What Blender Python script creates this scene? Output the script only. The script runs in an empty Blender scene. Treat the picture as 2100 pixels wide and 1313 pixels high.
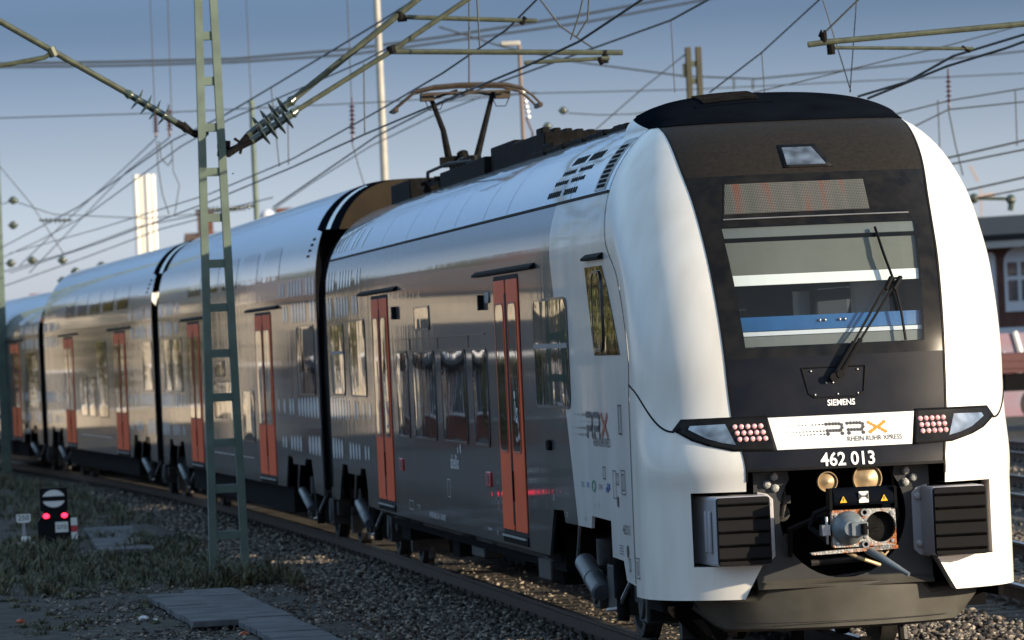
import bpy, bmesh, math, random
import numpy as np
from mathutils import Vector, Matrix
R = math.radians
random.seed(7); RNG = np.random.default_rng(7)
scene = bpy.context.scene
col = scene.collection

# ------------------------------------------------------------------ camera
F = 10000.0; CX = 1050.0; CY = 656.5                 # focal length in photo pixels, centre
CAM = np.array([-7.05, -35.0, 2.43])
_d = np.array([-260.0 - CX, -(770.0 - CY), F]); _d /= np.linalg.norm(_d)
_p = np.array([-260.0 - CX + 1000, -(770.0 - CY) + 45.0, F])
_n = np.cross(_p, _d); _n /= np.linalg.norm(_n)
if _n[1] < 0: _n = -_n
MW = np.stack([-np.cross(_d, _n), _d, _n], 1)         # world -> camera (right, up, forward)
cam = bpy.data.cameras.new('camera'); camo = bpy.data.objects.new('camera', cam); col.objects.link(camo)
cam.sensor_width = 36.0; cam.lens = F / 2100.0 * 36.0; cam.clip_start = 1.0; cam.clip_end = 4000.0
r_, u_, f_ = MW.T @ [1, 0, 0], MW.T @ [0, 1, 0], MW.T @ [0, 0, 1]
camo.matrix_world = Matrix(((r_[0], u_[0], -f_[0], CAM[0]), (r_[1], u_[1], -f_[1], CAM[1]), (r_[2], u_[2], -f_[2], CAM[2]), (0, 0, 0, 1)))
cam.dof.use_dof = True; cam.dof.focus_distance = 36.5; cam.dof.aperture_fstop = 5.0
scene.camera = camo

# ------------------------------------------------------------------ light
SUN_EL, SUN_AZ = 13.0, 130.0                          # azimuth clockwise from +Y
world = bpy.data.worlds.new('World'); scene.world = world; world.use_nodes = True
wt = world.node_tree; wt.nodes.clear()
wo = wt.nodes.new('ShaderNodeOutputWorld'); wb = wt.nodes.new('ShaderNodeBackground')
sky = wt.nodes.new('ShaderNodeTexSky'); sky.sky_type = 'NISHITA'; sky.sun_disc = False
sky.sun_elevation = R(SUN_EL); sky.sun_rotation = R(SUN_AZ); sky.air_density = 1.0; sky.dust_density = 0.6; sky.ozone_density = 2.5
tc = wt.nodes.new('ShaderNodeTexCoord'); sx = wt.nodes.new('ShaderNodeSeparateXYZ')
rp = wt.nodes.new('ShaderNodeValToRGB'); mx = wt.nodes.new('ShaderNodeMix'); mx.data_type = 'RGBA'; mx.blend_type = 'MULTIPLY'; mx.inputs[0].default_value = 1.0
wt.links.new(tc.outputs['Generated'], sx.inputs[0]); wt.links.new(sx.outputs['Z'], rp.inputs[0])
e = rp.color_ramp.elements; e[0].position = 0.0; e[0].color = (0.32, 0.352, 0.62, 1); e[1].position = 0.60; e[1].color = (1.2, 0.98, 0.76, 1)
for p_, c_ in ((.0265, (.312,.338,.553)), (.044, (.220,.229,.362)), (.068, (.100,.118,.200)), (.12, (.16,.19,.29)), (.3, (.80,.69,.60))):
    q = rp.color_ramp.elements.new(p_); q.color = (*c_, 1)
wt.links.new(sky.outputs[0], mx.inputs[6]); wt.links.new(rp.outputs[0], mx.inputs[7])
wt.links.new(mx.outputs[2], wb.inputs[0]); wb.inputs[1].default_value = 0.15
wt.links.new(wb.outputs[0], wo.inputs[0])
sl = bpy.data.lights.new('sun', 'SUN'); sl.energy = 2.6; sl.angle = R(0.5); sl.color = (1.0, 0.83, 0.60)
so = bpy.data.objects.new('sun', sl); col.objects.link(so)
sd = Vector((math.sin(R(SUN_AZ)) * math.cos(R(SUN_EL)), math.cos(R(SUN_AZ)) * math.cos(R(SUN_EL)), math.sin(R(SUN_EL))))
so.rotation_euler = sd.to_track_quat('Z', 'Y').to_euler()
scene.view_settings.view_transform = 'Standard'; scene.view_settings.look = 'None'
scene.view_settings.exposure = 1.6; scene.view_settings.gamma = 1.0

# ------------------------------------------------------------------ helpers
def ray(px, py):
    return MW.T @ np.array([px - CX, -(py - CY), F])
def at(px, py, Y):                                    # point seen at a photo pixel, at world depth Y
    r = ray(px, py); t = (Y - CAM[1]) / r[1]
    return tuple(CAM + t * r)
def atz(px, py, Z):
    r = ray(px, py); t = (Z - CAM[2]) / r[2]
    return tuple(CAM + t * r)

def pchip(tab):
    xs = [a for a, b in tab]; ys = [b for a, b in tab]; n = len(xs)
    h = [xs[i+1]-xs[i] for i in range(n-1)]; dl = [(ys[i+1]-ys[i])/h[i] for i in range(n-1)]
    m = [dl[0]] + [0]*(n-2) + [dl[-1]]
    for i in range(1, n-1):
        if dl[i-1]*dl[i] > 0:
            w1 = 2*h[i]+h[i-1]; w2 = h[i]+2*h[i-1]; m[i] = (w1+w2)/(w1/dl[i-1]+w2/dl[i])
    def f(x):
        if x <= xs[0]: return ys[0]
        if x >= xs[-1]: return ys[-1]
        i = 0
        while x > xs[i+1]: i += 1
        t = (x-xs[i])/h[i]
        return (2*t**3-3*t*t+1)*ys[i]+(t**3-2*t*t+t)*h[i]*m[i]+(-2*t**3+3*t*t)*ys[i+1]+(t**3-t*t)*h[i]*m[i+1]
    return f

SPLIT = {'roof_equipment', 'mask_seal', 'frame_bolt', 'hatch_bolt', 'flange_bolt', 'cover_arm', 'guard_iron', 'bay_fitting', 'horn_bracket', 'equipment_case', 'sand_pipe', 'camera_housing', 'step_edge', 'desk_stud', 'lightning_mark', 'clamp', 'coupler_bolt', 'fairing_groove', 'roof_duct', 'diagonal_brace'}
def split_loose(o):
    """every loose piece of a small fitting becomes a part of its own"""
    me = o.data; n = len(me.vertices); par = list(range(n))
    def find(a):
        while par[a] != a: par[a] = par[par[a]]; a = par[a]
        return a
    for e_ in me.edges:
        a, b = find(e_.vertices[0]), find(e_.vertices[1])
        if a != b: par[a] = b
    G = {}
    for p in me.polygons: G.setdefault(find(p.vertices[0]), []).append(p)
    if len(G) < 2: return o
    first = None
    for g in G.values():
        idx = {}; V = []; Fc = []
        for p in g:
            f = []
            for v in p.vertices:
                if v not in idx: idx[v] = len(V); V.append(me.vertices[v].co[:])
                f.append(idx[v])
            Fc.append(f)
        m2 = bpy.data.meshes.new(me.name); m2.from_pydata(V, [], Fc); m2.update(); m2.materials.append(me.materials[0])
        if me.polygons[0].use_smooth:
            for p in m2.polygons: p.use_smooth = True
            m2.set_sharp_from_angle(angle=R(40))
        if first is None: first = o; o.data = m2
        else:
            c = o.copy(); c.data = m2; col.objects.link(c); c.parent = o.parent
    return o

class MB:
    def __init__(s): s.v = []; s.f = []
    def add(s, vs, fs):
        b = len(s.v); s.v += [tuple(map(float, q)) for q in vs]; s.f += [tuple(b+i for i in f) for f in fs]; return s
    def box(s, x0, x1, y0, y1, z0, z1):
        return s.add([(x0,y0,z0),(x1,y0,z0),(x1,y1,z0),(x0,y1,z0),(x0,y0,z1),(x1,y0,z1),(x1,y1,z1),(x0,y1,z1)],
              [(0,3,2,1),(4,5,6,7),(0,1,5,4),(1,2,6,5),(2,3,7,6),(3,0,4,7)])
    def bar(s, a, b, w, h, up=(0,0,1)):
        a = Vector(a); b = Vector(b); d = (b-a).normalized(); u = Vector(up)
        if abs(d.dot(u)) > .98: u = Vector((0,1,0))
        r = d.cross(u).normalized(); u = r.cross(d).normalized()
        P = []
        for q in (a, b):
            for i, j in ((-1,-1),(1,-1),(1,1),(-1,1)): P.append(q + r*i*w/2 + u*j*h/2)
        return s.add(P, [(3,2,1,0),(4,5,6,7),(0,1,5,4),(1,2,6,5),(2,3,7,6),(3,0,4,7)])
    def tube(s, pts, r, n=8, cap=True):
        pts = [Vector(p) for p in pts]; m = len(pts); rr = r if isinstance(r, (list, tuple)) else [r]*m
        prev = None; V = []
        for i, p in enumerate(pts):
            d = (pts[min(i+1, m-1)]-pts[max(i-1, 0)]).normalized()
            if prev is None:
                u = Vector((0,0,1)) if abs(d.z) < .9 else Vector((1,0,0))
            else: u = prev
            x = d.cross(u).normalized(); u = x.cross(d).normalized(); prev = u
            for k in range(n):
                a = 2*math.pi*k/n; V.append(p + (x*math.cos(a)+u*math.sin(a))*rr[i])
        Fc = [(i*n+k, i*n+(k+1) % n, (i+1)*n+(k+1) % n, (i+1)*n+k) for i in range(m-1) for k in range(n)]
        if cap: Fc += [tuple(range(n))[::-1], tuple((m-1)*n+k for k in range(n))]
        return s.add(V, Fc)
    def lathe(s, a, b, prof, n=14):                   # prof: (distance along a->b, radius)
        a = Vector(a); d = (Vector(b)-a).normalized()
        u = Vector((0,0,1)) if abs(d.z) < .9 else Vector((1,0,0)); x = d.cross(u).normalized(); u = x.cross(d).normalized(); m = len(prof)
        V = [a+d*t+(x*math.cos(2*math.pi*k/n)+u*math.sin(2*math.pi*k/n))*r for t, r in prof for k in range(n)]
        return s.add(V, [(i*n+k, i*n+(k+1) % n, (i+1)*n+(k+1) % n, (i+1)*n+k) for i in range(m-1) for k in range(n)]+[tuple(range(n))[::-1], tuple((m-1)*n+k for k in range(n))])
    def grid(s, P):                                   # P[i][j] points
        m = len(P); n = len(P[0])
        return s.add([p for row in P for p in row], [(i*n+j, i*n+j+1, (i+1)*n+j+1, (i+1)*n+j) for i in range(m-1) for j in range(n-1)])
    def ball(s, c, r, n=10, sc=(1,1,1)):
        m = n//2+1; V = []; 
        for i in range(m+1):
            t = math.pi*i/m
            for k in range(n):
                a = 2*math.pi*k/n; V.append((c[0]+r*sc[0]*math.sin(t)*math.cos(a), c[1]+r*sc[1]*math.sin(t)*math.sin(a), c[2]+r*sc[2]*math.cos(t)))
        return s.add(V, [(i*n+k, (i+1)*n+k, (i+1)*n+(k+1) % n, i*n+(k+1) % n) for i in range(m) for k in range(n)])
    def prism(s, poly, fn0, fn1):                     # poly in 2D, two maps 2D->3D
        n = len(poly); V = [fn0(*p) for p in poly]+[fn1(*p) for p in poly]
        return s.add(V, [tuple(range(n))[::-1], tuple(range(n, 2*n))]+[(i, (i+1) % n, n+(i+1) % n, n+i) for i in range(n)])
    def build(s, name, mat, parent=None, smooth=False, bevel=0, solid=0, sub=None):
        me = bpy.data.meshes.new(name); me.from_pydata(s.v, [], s.f); me.update()
        o = bpy.data.objects.new(name, me); col.objects.link(o)
        if mat: me.materials.append(mat)
        bm = bmesh.new(); bm.from_mesh(me)
        bmesh.ops.remove_doubles(bm, verts=bm.verts, dist=1e-5)
        bmesh.ops.dissolve_degenerate(bm, dist=1e-6, edges=bm.edges)
        bmesh.ops.recalc_face_normals(bm, faces=bm.faces)
        bm.to_mesh(me); bm.free()
        if smooth:
            for p in me.polygons: p.use_smooth = True
            if smooth != 'all':
                me.set_sharp_from_angle(angle=R(35))
        if parent: o.parent = parent
        if bevel:
            b = o.modifiers.new('b', 'BEVEL'); b.width = bevel; b.segments = 2; b.limit_method = 'ANGLE'; b.angle_limit = R(40)
            for p in me.polygons: p.use_smooth = True
            w = o.modifiers.new('w', 'WEIGHTED_NORMAL') if False else None
            me.set_sharp_from_angle(angle=R(60))
        if solid:
            b = o.modifiers.new('s', 'SOLIDIFY'); b.thickness = solid; b.offset = 0
        if name in SPLIT: return split_loose(o)
        return o

def tag(o, label=None, cat=None, group=None, kind=None):
    if label: o['label'] = label
    if cat: o['category'] = cat
    if group: o['group'] = group
    if kind: o['kind'] = kind
    return o
def empty(name, loc, rz, label, cat, group=None):
    o = bpy.data.objects.new(name, None); col.objects.link(o); o.location = loc; o.rotation_euler = (0, 0, rz)
    o.empty_display_size = .3
    return tag(o, label, cat, group)
def copy_tree(o, parent=None):
    c = o.copy(); col.objects.link(c); c.parent = parent
    for ch in list(o.children): copy_tree(ch, c)
    return c

def rrect(a0, a1, b0, b1, r, n=4):
    P = []
    for cx_, cy_, s in ((a1-r, b1-r, 0), (a0+r, b1-r, 1), (a0+r, b0+r, 2), (a1-r, b0+r, 3)):
        for k in range(n+1):
            a = math.pi/2*(s+k/n); P.append((cx_+r*math.cos(a), cy_+r*math.sin(a)))
    return P

_tc = {}
def text_geo(s, size, bold=0.0, align='LEFT', sxx=1.0):
    k = (s, size, bold, align, sxx)
    if k in _tc: return _tc[k]
    cu = bpy.data.curves.new('t', 'FONT'); cu.body = s; cu.size = size; cu.offset = bold; cu.align_x = align; cu.resolution_u = 3
    o = bpy.data.objects.new('t', cu); col.objects.link(o)
    dg = bpy.context.evaluated_depsgraph_get(); me = bpy.data.meshes.new_from_object(o.evaluated_get(dg))
    V = [(v.co.x*sxx, v.co.y) for v in me.vertices]; Fc = [tuple(p.vertices) for p in me.polygons]
    bpy.data.objects.remove(o); bpy.data.meshes.remove(me); bpy.data.curves.remove(cu)
    _tc[k] = (V, Fc); return V, Fc

# ------------------------------------------------------------------ materials
def mat(name, color, rough=.5, metal=0.0, coat=0.0, coat_r=.03, noise=0.0, nscale=5.0, bump=0.0, bscale=20.0, color2=None, emit=None, estr=0, stretch=None, ior=None, detail=4.0, ramp=(.35, .65), spec=None):
    m = bpy.data.materials.new(name); m.use_nodes = True; nt = m.node_tree; b = nt.nodes['Principled BSDF']
    b.inputs['Base Color'].default_value = (*color, 1); b.inputs['Roughness'].default_value = rough; b.inputs['Metallic'].default_value = metal
    b.inputs['Coat Weight'].default_value = coat; b.inputs['Coat Roughness'].default_value = coat_r
    if ior: b.inputs['IOR'].default_value = ior
    if spec is not None: b.inputs['Specular IOR Level'].default_value = spec
    t = nt.nodes.new('ShaderNodeTexCoord'); mp = nt.nodes.new('ShaderNodeMapping'); nt.links.new(t.outputs['Object'], mp.inputs[0])
    if stretch: mp.inputs['Scale'].default_value = stretch
    if noise or color2:
        n = nt.nodes.new('ShaderNodeTexNoise'); n.inputs['Scale'].default_value = nscale; n.inputs['Detail'].default_value = detail; nt.links.new(mp.outputs[0], n.inputs[0])
        cr = nt.nodes.new('ShaderNodeValToRGB'); nt.links.new(n.outputs[0], cr.inputs[0])
        c2 = color2 if color2 else tuple(max(0, c*(1-noise)) for c in color)
        cr.color_ramp.elements[0].position = ramp[0]; cr.color_ramp.elements[1].position = ramp[1]
        cr.color_ramp.elements[0].color = (*c2, 1); cr.color_ramp.elements[1].color = (*color, 1)
        nt.links.new(cr.outputs[0], b.inputs['Base Color'])
    if bump:
        n2 = nt.nodes.new('ShaderNodeTexNoise'); n2.inputs['Scale'].default_value = bscale; n2.inputs['Detail'].default_value = 5; nt.links.new(mp.outputs[0], n2.inputs[0])
        bp = nt.nodes.new('ShaderNodeBump'); bp.inputs['Strength'].default_value = bump; bp.inputs['Distance'].default_value = .02; nt.links.new(n2.outputs[0], bp.inputs['Height'])
        nt.links.new(bp.outputs[0], b.inputs['Normal'])
        if coat: nt.links.new(bp.outputs[0], b.inputs['Coat Normal'])
    if emit:
        b.inputs['Emission Color'].default_value = (*emit, 1); b.inputs['Emission Strength'].default_value = estr
    return m
def wavy(m, scale=(1, 1, .3), nscale=2.0, dist=.004, strength=1.0):   # slight unevenness of sheet metal and lacquer
    nt = m.node_tree; b = nt.nodes['Principled BSDF']
    t = nt.nodes.new('ShaderNodeTexCoord'); mp = nt.nodes.new('ShaderNodeMapping'); nt.links.new(t.outputs['Object'], mp.inputs[0]); mp.inputs['Scale'].default_value = scale
    n = nt.nodes.new('ShaderNodeTexNoise'); n.inputs['Scale'].default_value = nscale; n.inputs['Detail'].default_value = 1.5; nt.links.new(mp.outputs[0], n.inputs[0])
    bp = nt.nodes.new('ShaderNodeBump'); bp.inputs['Strength'].default_value = strength; bp.inputs['Distance'].default_value = dist
    nt.links.new(n.outputs[0], bp.inputs['Height']); nt.links.new(bp.outputs[0], b.inputs['Normal']); nt.links.new(bp.outputs[0], b.inputs['Coat Normal'])
    return m

M = {}
M['white'] = wavy(mat('white_paint', (.74,.72,.67), .36, 0, .4, .10, color2=(.66,.635,.58), nscale=5, stretch=(1,1,.25), detail=12, ramp=(.30,.60)), dist=.0012)
M['whiteside'] = wavy(mat('white_side_paint', (.72,.70,.68), .32, 0.0, .45, .04, noise=.16, nscale=2, stretch=(1,1,.3), detail=6), dist=.0008)
M['silver'] = wavy(mat('silver_roof_paint', (.50,.52,.55), .25, .25, 1, .04, noise=.14, nscale=1.5, detail=6), dist=.0008)
M['grey'] = wavy(mat('anthracite_side_paint', (.042,.045,.052), .35, 0, .8, .035, spec=.3, noise=.35, nscale=1.2, detail=6), (1,2.2,.22), 3.2, .0009)
M['mask'] = mat('black_front_paint', (.007,.009,.015), .45, 0, 0, .15, spec=.10, color2=(.012,.013,.018), nscale=5, detail=8)
M['maskhi'] = mat('sunlit_dusty_front_paint', (.022,.019,.016), .55, 0, 0, .25, spec=.08, color2=(.016,.014,.012), nscale=30, detail=10)  # dust, plus the brown of sunlight on the upper mask put into the colour
M['cap'] = mat('black_roof_paint', (.006,.008,.012), .4, 0, 0, .1, spec=.0, noise=.3, nscale=3)
M['gloss'] = mat('black_glass_edge', (.006,.006,.007), .2, 0, 0, .05, spec=.15, color2=(.014,.013,.012), nscale=8, detail=8)
M['black'] = mat('black_rubber', (.007,.007,.008), .6, spec=.12)
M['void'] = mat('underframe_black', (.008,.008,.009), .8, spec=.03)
M['dark'] = mat('dark_steel', (.012,.012,.012), .6, .0, spec=.02, noise=.5, nscale=9, bump=.3, bscale=30)
M['bogie'] = mat('bogie_steel', (.032,.030,.029), .55, .2, color2=(.020,.019,.018), nscale=7, bump=.3, bscale=20)
M['plough'] = mat('plough_paint', (.090,.087,.076), .42, 0, .15, .2, color2=(.055,.052,.044), nscale=2.5, detail=9)
M['orange'] = wavy(mat('orange_door_paint', (.88,.125,.035), .4, 0, .0, .05, spec=.12, noise=.12, nscale=2), (1,1,.25), 2.5, .0006)
M['glass'] = wavy(mat('dark_tinted_glass', (.012,.013,.014), .04, 0, 1, .01), (1,1,.3), 2.5, .0022)
M['frame'] = mat('window_frame', (.03,.03,.032), .3, 0, .5)
M['lightgrey'] = mat('light_grey_metal', (.24,.25,.27), .4, .3, noise=.2, nscale=5)
M['bufgrey'] = mat('buffer_grey_paint', (.40,.39,.42), .45, 0, .2, noise=.15, nscale=4)
M['tankgrey'] = mat('tank_grey_paint', (.13,.14,.155), .45, 0, .2, noise=.4, nscale=6)
M['endwall'] = mat('car_end_brown_black', (.028,.021,.013), .6, spec=.1, noise=.3, nscale=3)
M['steel'] = mat('bare_steel', (.42,.42,.43), .35, .8, noise=.3, nscale=20)
M['galv'] = mat('galvanised_steel', (.33,.34,.34), .5, .5, noise=.25, nscale=30)
M['signwhite'] = mat('sign_white', (.76,.75,.72), .4, 0, .3)
M['textwhite'] = mat('lettering_white', (.85,.85,.86), .4, 0, .6, .03)
M['textdark'] = mat('lettering_dark', (.05,.05,.055), .45)
M['xorange'] = mat('emblem_orange', (.80,.23,.02), .4)
M['xred'] = mat('emblem_rust', (.42,.09,.03), .4)
M['pinkled'] = mat('tail_lamp_lens', (.62,.26,.28), .15, 0, 1, color2=(.80,.50,.50), nscale=90)
M['reflector'] = mat('lamp_reflector', (.42,.46,.50), .14, .8, noise=.6, nscale=9, detail=1)
M['brass'] = mat('brass_horn', (.50,.36,.20), .45, .25, noise=.4, nscale=12)
M['rust'] = mat('rusty_coupler_face', (.30,.30,.29), .5, .5, color2=(.26,.085,.025), nscale=9, detail=8, bump=.4, bscale=60, ramp=(.44,.54))
M['cone'] = mat('grey_coupler_cone', (.17,.20,.22), .4, .2, noise=.3, nscale=14)
M['yellow'] = mat('warning_yellow', (.75,.42,.01), .5)
M['red'] = mat('emergency_box_red', (.50,.03,.035), .4, 0, .5)
M['mastgreen'] = mat('mast_green_paint', (.105,.145,.115), .6, 0, color2=(.075,.105,.085), nscale=4, detail=8)
M['armgreen'] = mat('cantilever_green_paint', (.065,.075,.046), .5, .1, noise=.4, nscale=12)
M['insul'] = mat('insulator_glaze', (.05,.065,.045), .2, 0, .8, noise=.3, nscale=15)
M['insulred'] = mat('insulator_red_glaze', (.05,.012,.012), .2, 0, .8)
M['wire'] = mat('copper_wire', (.022,.026,.028), .6, 0)
M['whitepole'] = mat('pale_pole_paint', (.36,.35,.31), .5, 0, noise=.2, nscale=3)
M['concrete'] = mat('concrete', (.24,.235,.22), .85, 0, noise=.35, nscale=4, detail=8, bump=.5, bscale=25)
M['concretelight'] = mat('pale_concrete', (.33,.31,.27), .85, 0, noise=.25, nscale=2)
M['slab'] = mat('trough_lid_concrete', (.115,.115,.122), .85, 0, color2=(.06,.06,.066), nscale=3, detail=9, bump=.5, bscale=40)
M['sleeper'] = mat('sleeper_wood', (.075,.066,.058), .85, 0, color2=(.035,.031,.028), nscale=6, detail=8, bump=.6, bscale=20, stretch=(.3,3,1))
M['railside'] = mat('rail_rust', (.085,.048,.030), .75, .2, color2=(.05,.030,.022), nscale=8)
M['railtop'] = mat('rail_polished', (.50,.48,.46), .22, .9)
M['brick'] = mat('red_brick', (.13,.052,.038), .85, 0, noise=.4, nscale=2, detail=8)
M['cream'] = mat('cream_render', (.50,.44,.36), .9, 0, noise=.45, nscale=.5, detail=9)
M['rendergrey'] = mat('grey_render', (.42,.40,.38), .9, 0, noise=.18, nscale=.35)
M['rooftile'] = mat('brown_roof_tiles', (.13,.085,.065), .85, 0, noise=.4, nscale=1.5)
M['slate'] = mat('slate_roof', (.014,.015,.018), .8, 0, noise=.3, nscale=1)
M['winpane'] = mat('building_glass', (.06,.07,.08), .08, 0, 1)
M['trimwhite'] = mat('white_trim', (.55,.56,.60), .7)
M['blind'] = mat('cab_blind', (.125,.125,.105), .8, 0, noise=.1, nscale=3)
M['bluepanel'] = mat('cab_blue_panel', (.012,.09,.26), .35, 0, .5, noise=.25, nscale=3)
M['cabgrey'] = mat('cab_grey_lining', (.13,.135,.13), .7)
M['cabdark'] = mat('cab_dark_lining', (.02,.026,.04), .7)
M['leaf'] = mat('weed_leaf', (.030,.040,.016), .65, 0, color2=(.14,.125,.07), nscale=9, ramp=(.40,.60))
M['treeleaf'] = mat('tree_leaf', (.060,.085,.028), .6, 0, color2=(.10,.085,.03), nscale=.6)
M['bark'] = mat('tree_bark', (.10,.075,.055), .9, 0, noise=.4, nscale=5)
M['litter'] = mat('white_plastic', (.70,.70,.70), .4)
M['redlamp'] = mat('red_signal_lens', (.6,.02,.03), .2, emit=(1.0,.02,.06), estr=1.6)

# windscreen glass: clear, reflecting, a little dusty
g = bpy.data.materials.new('clear_windscreen_glass'); g.use_nodes = True; nt = g.node_tree; nt.nodes.clear()
o_ = nt.nodes.new('ShaderNodeOutputMaterial'); m1 = nt.nodes.new('ShaderNodeMixShader'); m2 = nt.nodes.new('ShaderNodeMixShader')
tr = nt.nodes.new('ShaderNodeBsdfTransparent'); gl = nt.nodes.new('ShaderNodeBsdfGlossy'); df = nt.nodes.new('ShaderNodeBsdfDiffuse'); fr = nt.nodes.new('ShaderNodeLayerWeight')
tr.inputs[0].default_value = (.82,.88,.90,1); gl.inputs['Roughness'].default_value = .02; df.inputs[0].default_value = (.42,.46,.50,1); fr.inputs[0].default_value = .5; pw = nt.nodes.new('ShaderNodeMath'); pw.operation = 'POWER'; pw.inputs[1].default_value = 4.0; ml = nt.nodes.new('ShaderNodeMath'); ml.operation = 'MULTIPLY_ADD'; ml.inputs[1].default_value = .9; ml.inputs[2].default_value = .022; nt.links.new(fr.outputs['Facing'], pw.inputs[0]); nt.links.new(pw.outputs[0], ml.inputs[0])
m2.inputs[0].default_value = .014
nt.links.new(ml.outputs[0], m1.inputs[0]); nt.links.new(tr.outputs[0], m1.inputs[1]); nt.links.new(gl.outputs[0], m1.inputs[2])
nt.links.new(m1.outputs[0], m2.inputs[1]); nt.links.new(df.outputs[0], m2.inputs[2]); nt.links.new(m2.outputs[0], o_.inputs[0])
M['clear'] = g

# LED matrix: small grey cells with a few amber columns
def led_mat():
    m = bpy.data.materials.new('led_matrix'); m.use_nodes = True; nt = m.node_tree; b = nt.nodes['Principled BSDF']
    t = nt.nodes.new('ShaderNodeTexCoord'); s = nt.nodes.new('ShaderNodeSeparateXYZ'); nt.links.new(t.outputs['Object'], s.inputs[0])
    def math_(op, a, bb=None):
        n = nt.nodes.new('ShaderNodeMath'); n.operation = op
        for i, x in enumerate((a, bb)):
            if x is None: continue
            if isinstance(x, (int, float)): n.inputs[i].default_value = x
            else: nt.links.new(x, n.inputs[i])
        return n.outputs[0]
    P = .0125
    fx = math_('FRACT', math_('DIVIDE', math_('ADD', s.outputs['X'], 10.0), P)); fz = math_('FRACT', math_('DIVIDE', s.outputs['Z'], P))
    dx = math_('ABSOLUTE', math_('SUBTRACT', fx, .5)); dz = math_('ABSOLUTE', math_('SUBTRACT', fz, .5))
    on = math_('LESS_THAN', math_('MAXIMUM', dx, dz), .30)
    n = nt.nodes.new('ShaderNodeTexNoise'); n.inputs['Scale'].default_value = 5.5; n.inputs['Detail'].default_value = 1.0; mp = nt.nodes.new('ShaderNodeMapping'); mp.inputs['Scale'].default_value = (1.7,.01,.12)
    nt.links.new(t.outputs['Object'], mp.inputs[0]); nt.links.new(mp.outputs[0], n.inputs[0])
    cr = nt.nodes.new('ShaderNodeValToRGB'); nt.links.new(n.outputs[0], cr.inputs[0])
    ee = cr.color_ramp.elements; ee[0].position = .38; ee[0].color = (.11,.12,.09,1); ee[1].position = .68; ee[1].color = (.26,.075,.02,1); k = ee.new(.58); k.color = (.17,.15,.12,1)
    mm = nt.nodes.new('ShaderNodeMix'); mm.data_type = 'RGBA'; mm.inputs[6].default_value = (.030,.030,.028,1)
    nt.links.new(on, mm.inputs[0]); nt.links.new(cr.outputs[0], mm.inputs[7]); nt.links.new(mm.outputs[2], b.inputs['Base Color']); b.inputs['Roughness'].default_value = .4
    b.inputs['Coat Weight'].default_value = .4
    return m
M['led'] = led_mat()

# ballast ground
def ground_mat(name, cols, scale, big):
    m = bpy.data.materials.new(name); m.use_nodes = True; nt = m.node_tree; b = nt.nodes['Principled BSDF']; b.inputs['Roughness'].default_value = .9
    t = nt.nodes.new('ShaderNodeTexCoord')
    v = nt.nodes.new('ShaderNodeTexVoronoi'); v.inputs['Scale'].default_value = scale; nt.links.new(t.outputs['Object'], v.inputs['Vector'])
    bw = nt.nodes.new('ShaderNodeSeparateColor'); nt.links.new(v.outputs['Color'], bw.inputs[0])
    cr = nt.nodes.new('ShaderNodeValToRGB'); nt.links.new(bw.outputs[0], cr.inputs[0])
    cr.color_ramp.elements[0].color = (*cols[0], 1); cr.color_ramp.elements[1].color = (*cols[2], 1); k = cr.color_ramp.elements.new(.5); k.color = (*cols[1], 1)
    n = nt.nodes.new('ShaderNodeTexNoise'); n.inputs['Scale'].default_value = big; n.inputs['Detail'].default_value = 6; nt.links.new(t.outputs['Object'], n.inputs['Vector'])
    mm = nt.nodes.new('ShaderNodeMix'); mm.data_type = 'RGBA'; mm.blend_type = 'MULTIPLY'; mm.inputs[0].default_value = .8
    c2 = nt.nodes.new('ShaderNodeValToRGB'); c2.color_ramp.elements[0].position = .35; c2.color_ramp.elements[1].position = .65; c2.color_ramp.elements[0].color = (.45,.42,.38,1)
    nt.links.new(n.outputs[0], c2.inputs[0]); nt.links.new(cr.outputs[0], mm.inputs[6]); nt.links.new(c2.outputs[0], mm.inputs[7]); nt.links.new(mm.outputs[2], b.inputs['Base Color'])
    bp = nt.nodes.new('ShaderNodeBump'); bp.inputs['Strength'].default_value = 1.0; bp.inputs['Distance'].default_value = .03; bp.invert = True
    nt.links.new(v.outputs['Distance'], bp.inputs['Height']); nt.links.new(bp.outputs[0], b.inputs['Normal'])
    return m
M['ballast'] = ground_mat('ballast_ground', ((.020,.017,.015), (.055,.047,.040), (.15,.128,.105)), 16.0, .6)
M['earth'] = ground_mat('yard_ground', ((.016,.013,.010), (.036,.030,.023), (.075,.063,.048)), 9.0, .12)
def stone_mat():
    m = bpy.data.materials.new('ballast_stone'); m.use_nodes = True; nt = m.node_tree; b = nt.nodes['Principled BSDF']; b.inputs['Roughness'].default_value = .85
    t = nt.nodes.new('ShaderNodeTexCoord'); v = nt.nodes.new('ShaderNodeTexVoronoi'); v.inputs['Scale'].default_value = 20; nt.links.new(t.outputs['Object'], v.inputs['Vector'])
    bw = nt.nodes.new('ShaderNodeSeparateColor'); nt.links.new(v.outputs['Color'], bw.inputs[0]); cr = nt.nodes.new('ShaderNodeValToRGB'); nt.links.new(bw.outputs[1], cr.inputs[0])
    cr.color_ramp.elements[0].color = (.022,.018,.016,1); cr.color_ramp.elements[1].color = (.36,.31,.25,1); k = cr.color_ramp.elements.new(.6); k.color = (.075,.062,.052,1)
    nt.links.new(cr.outputs[0], b.inputs['Base Color']); return m
M['stone'] = stone_mat()

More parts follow.
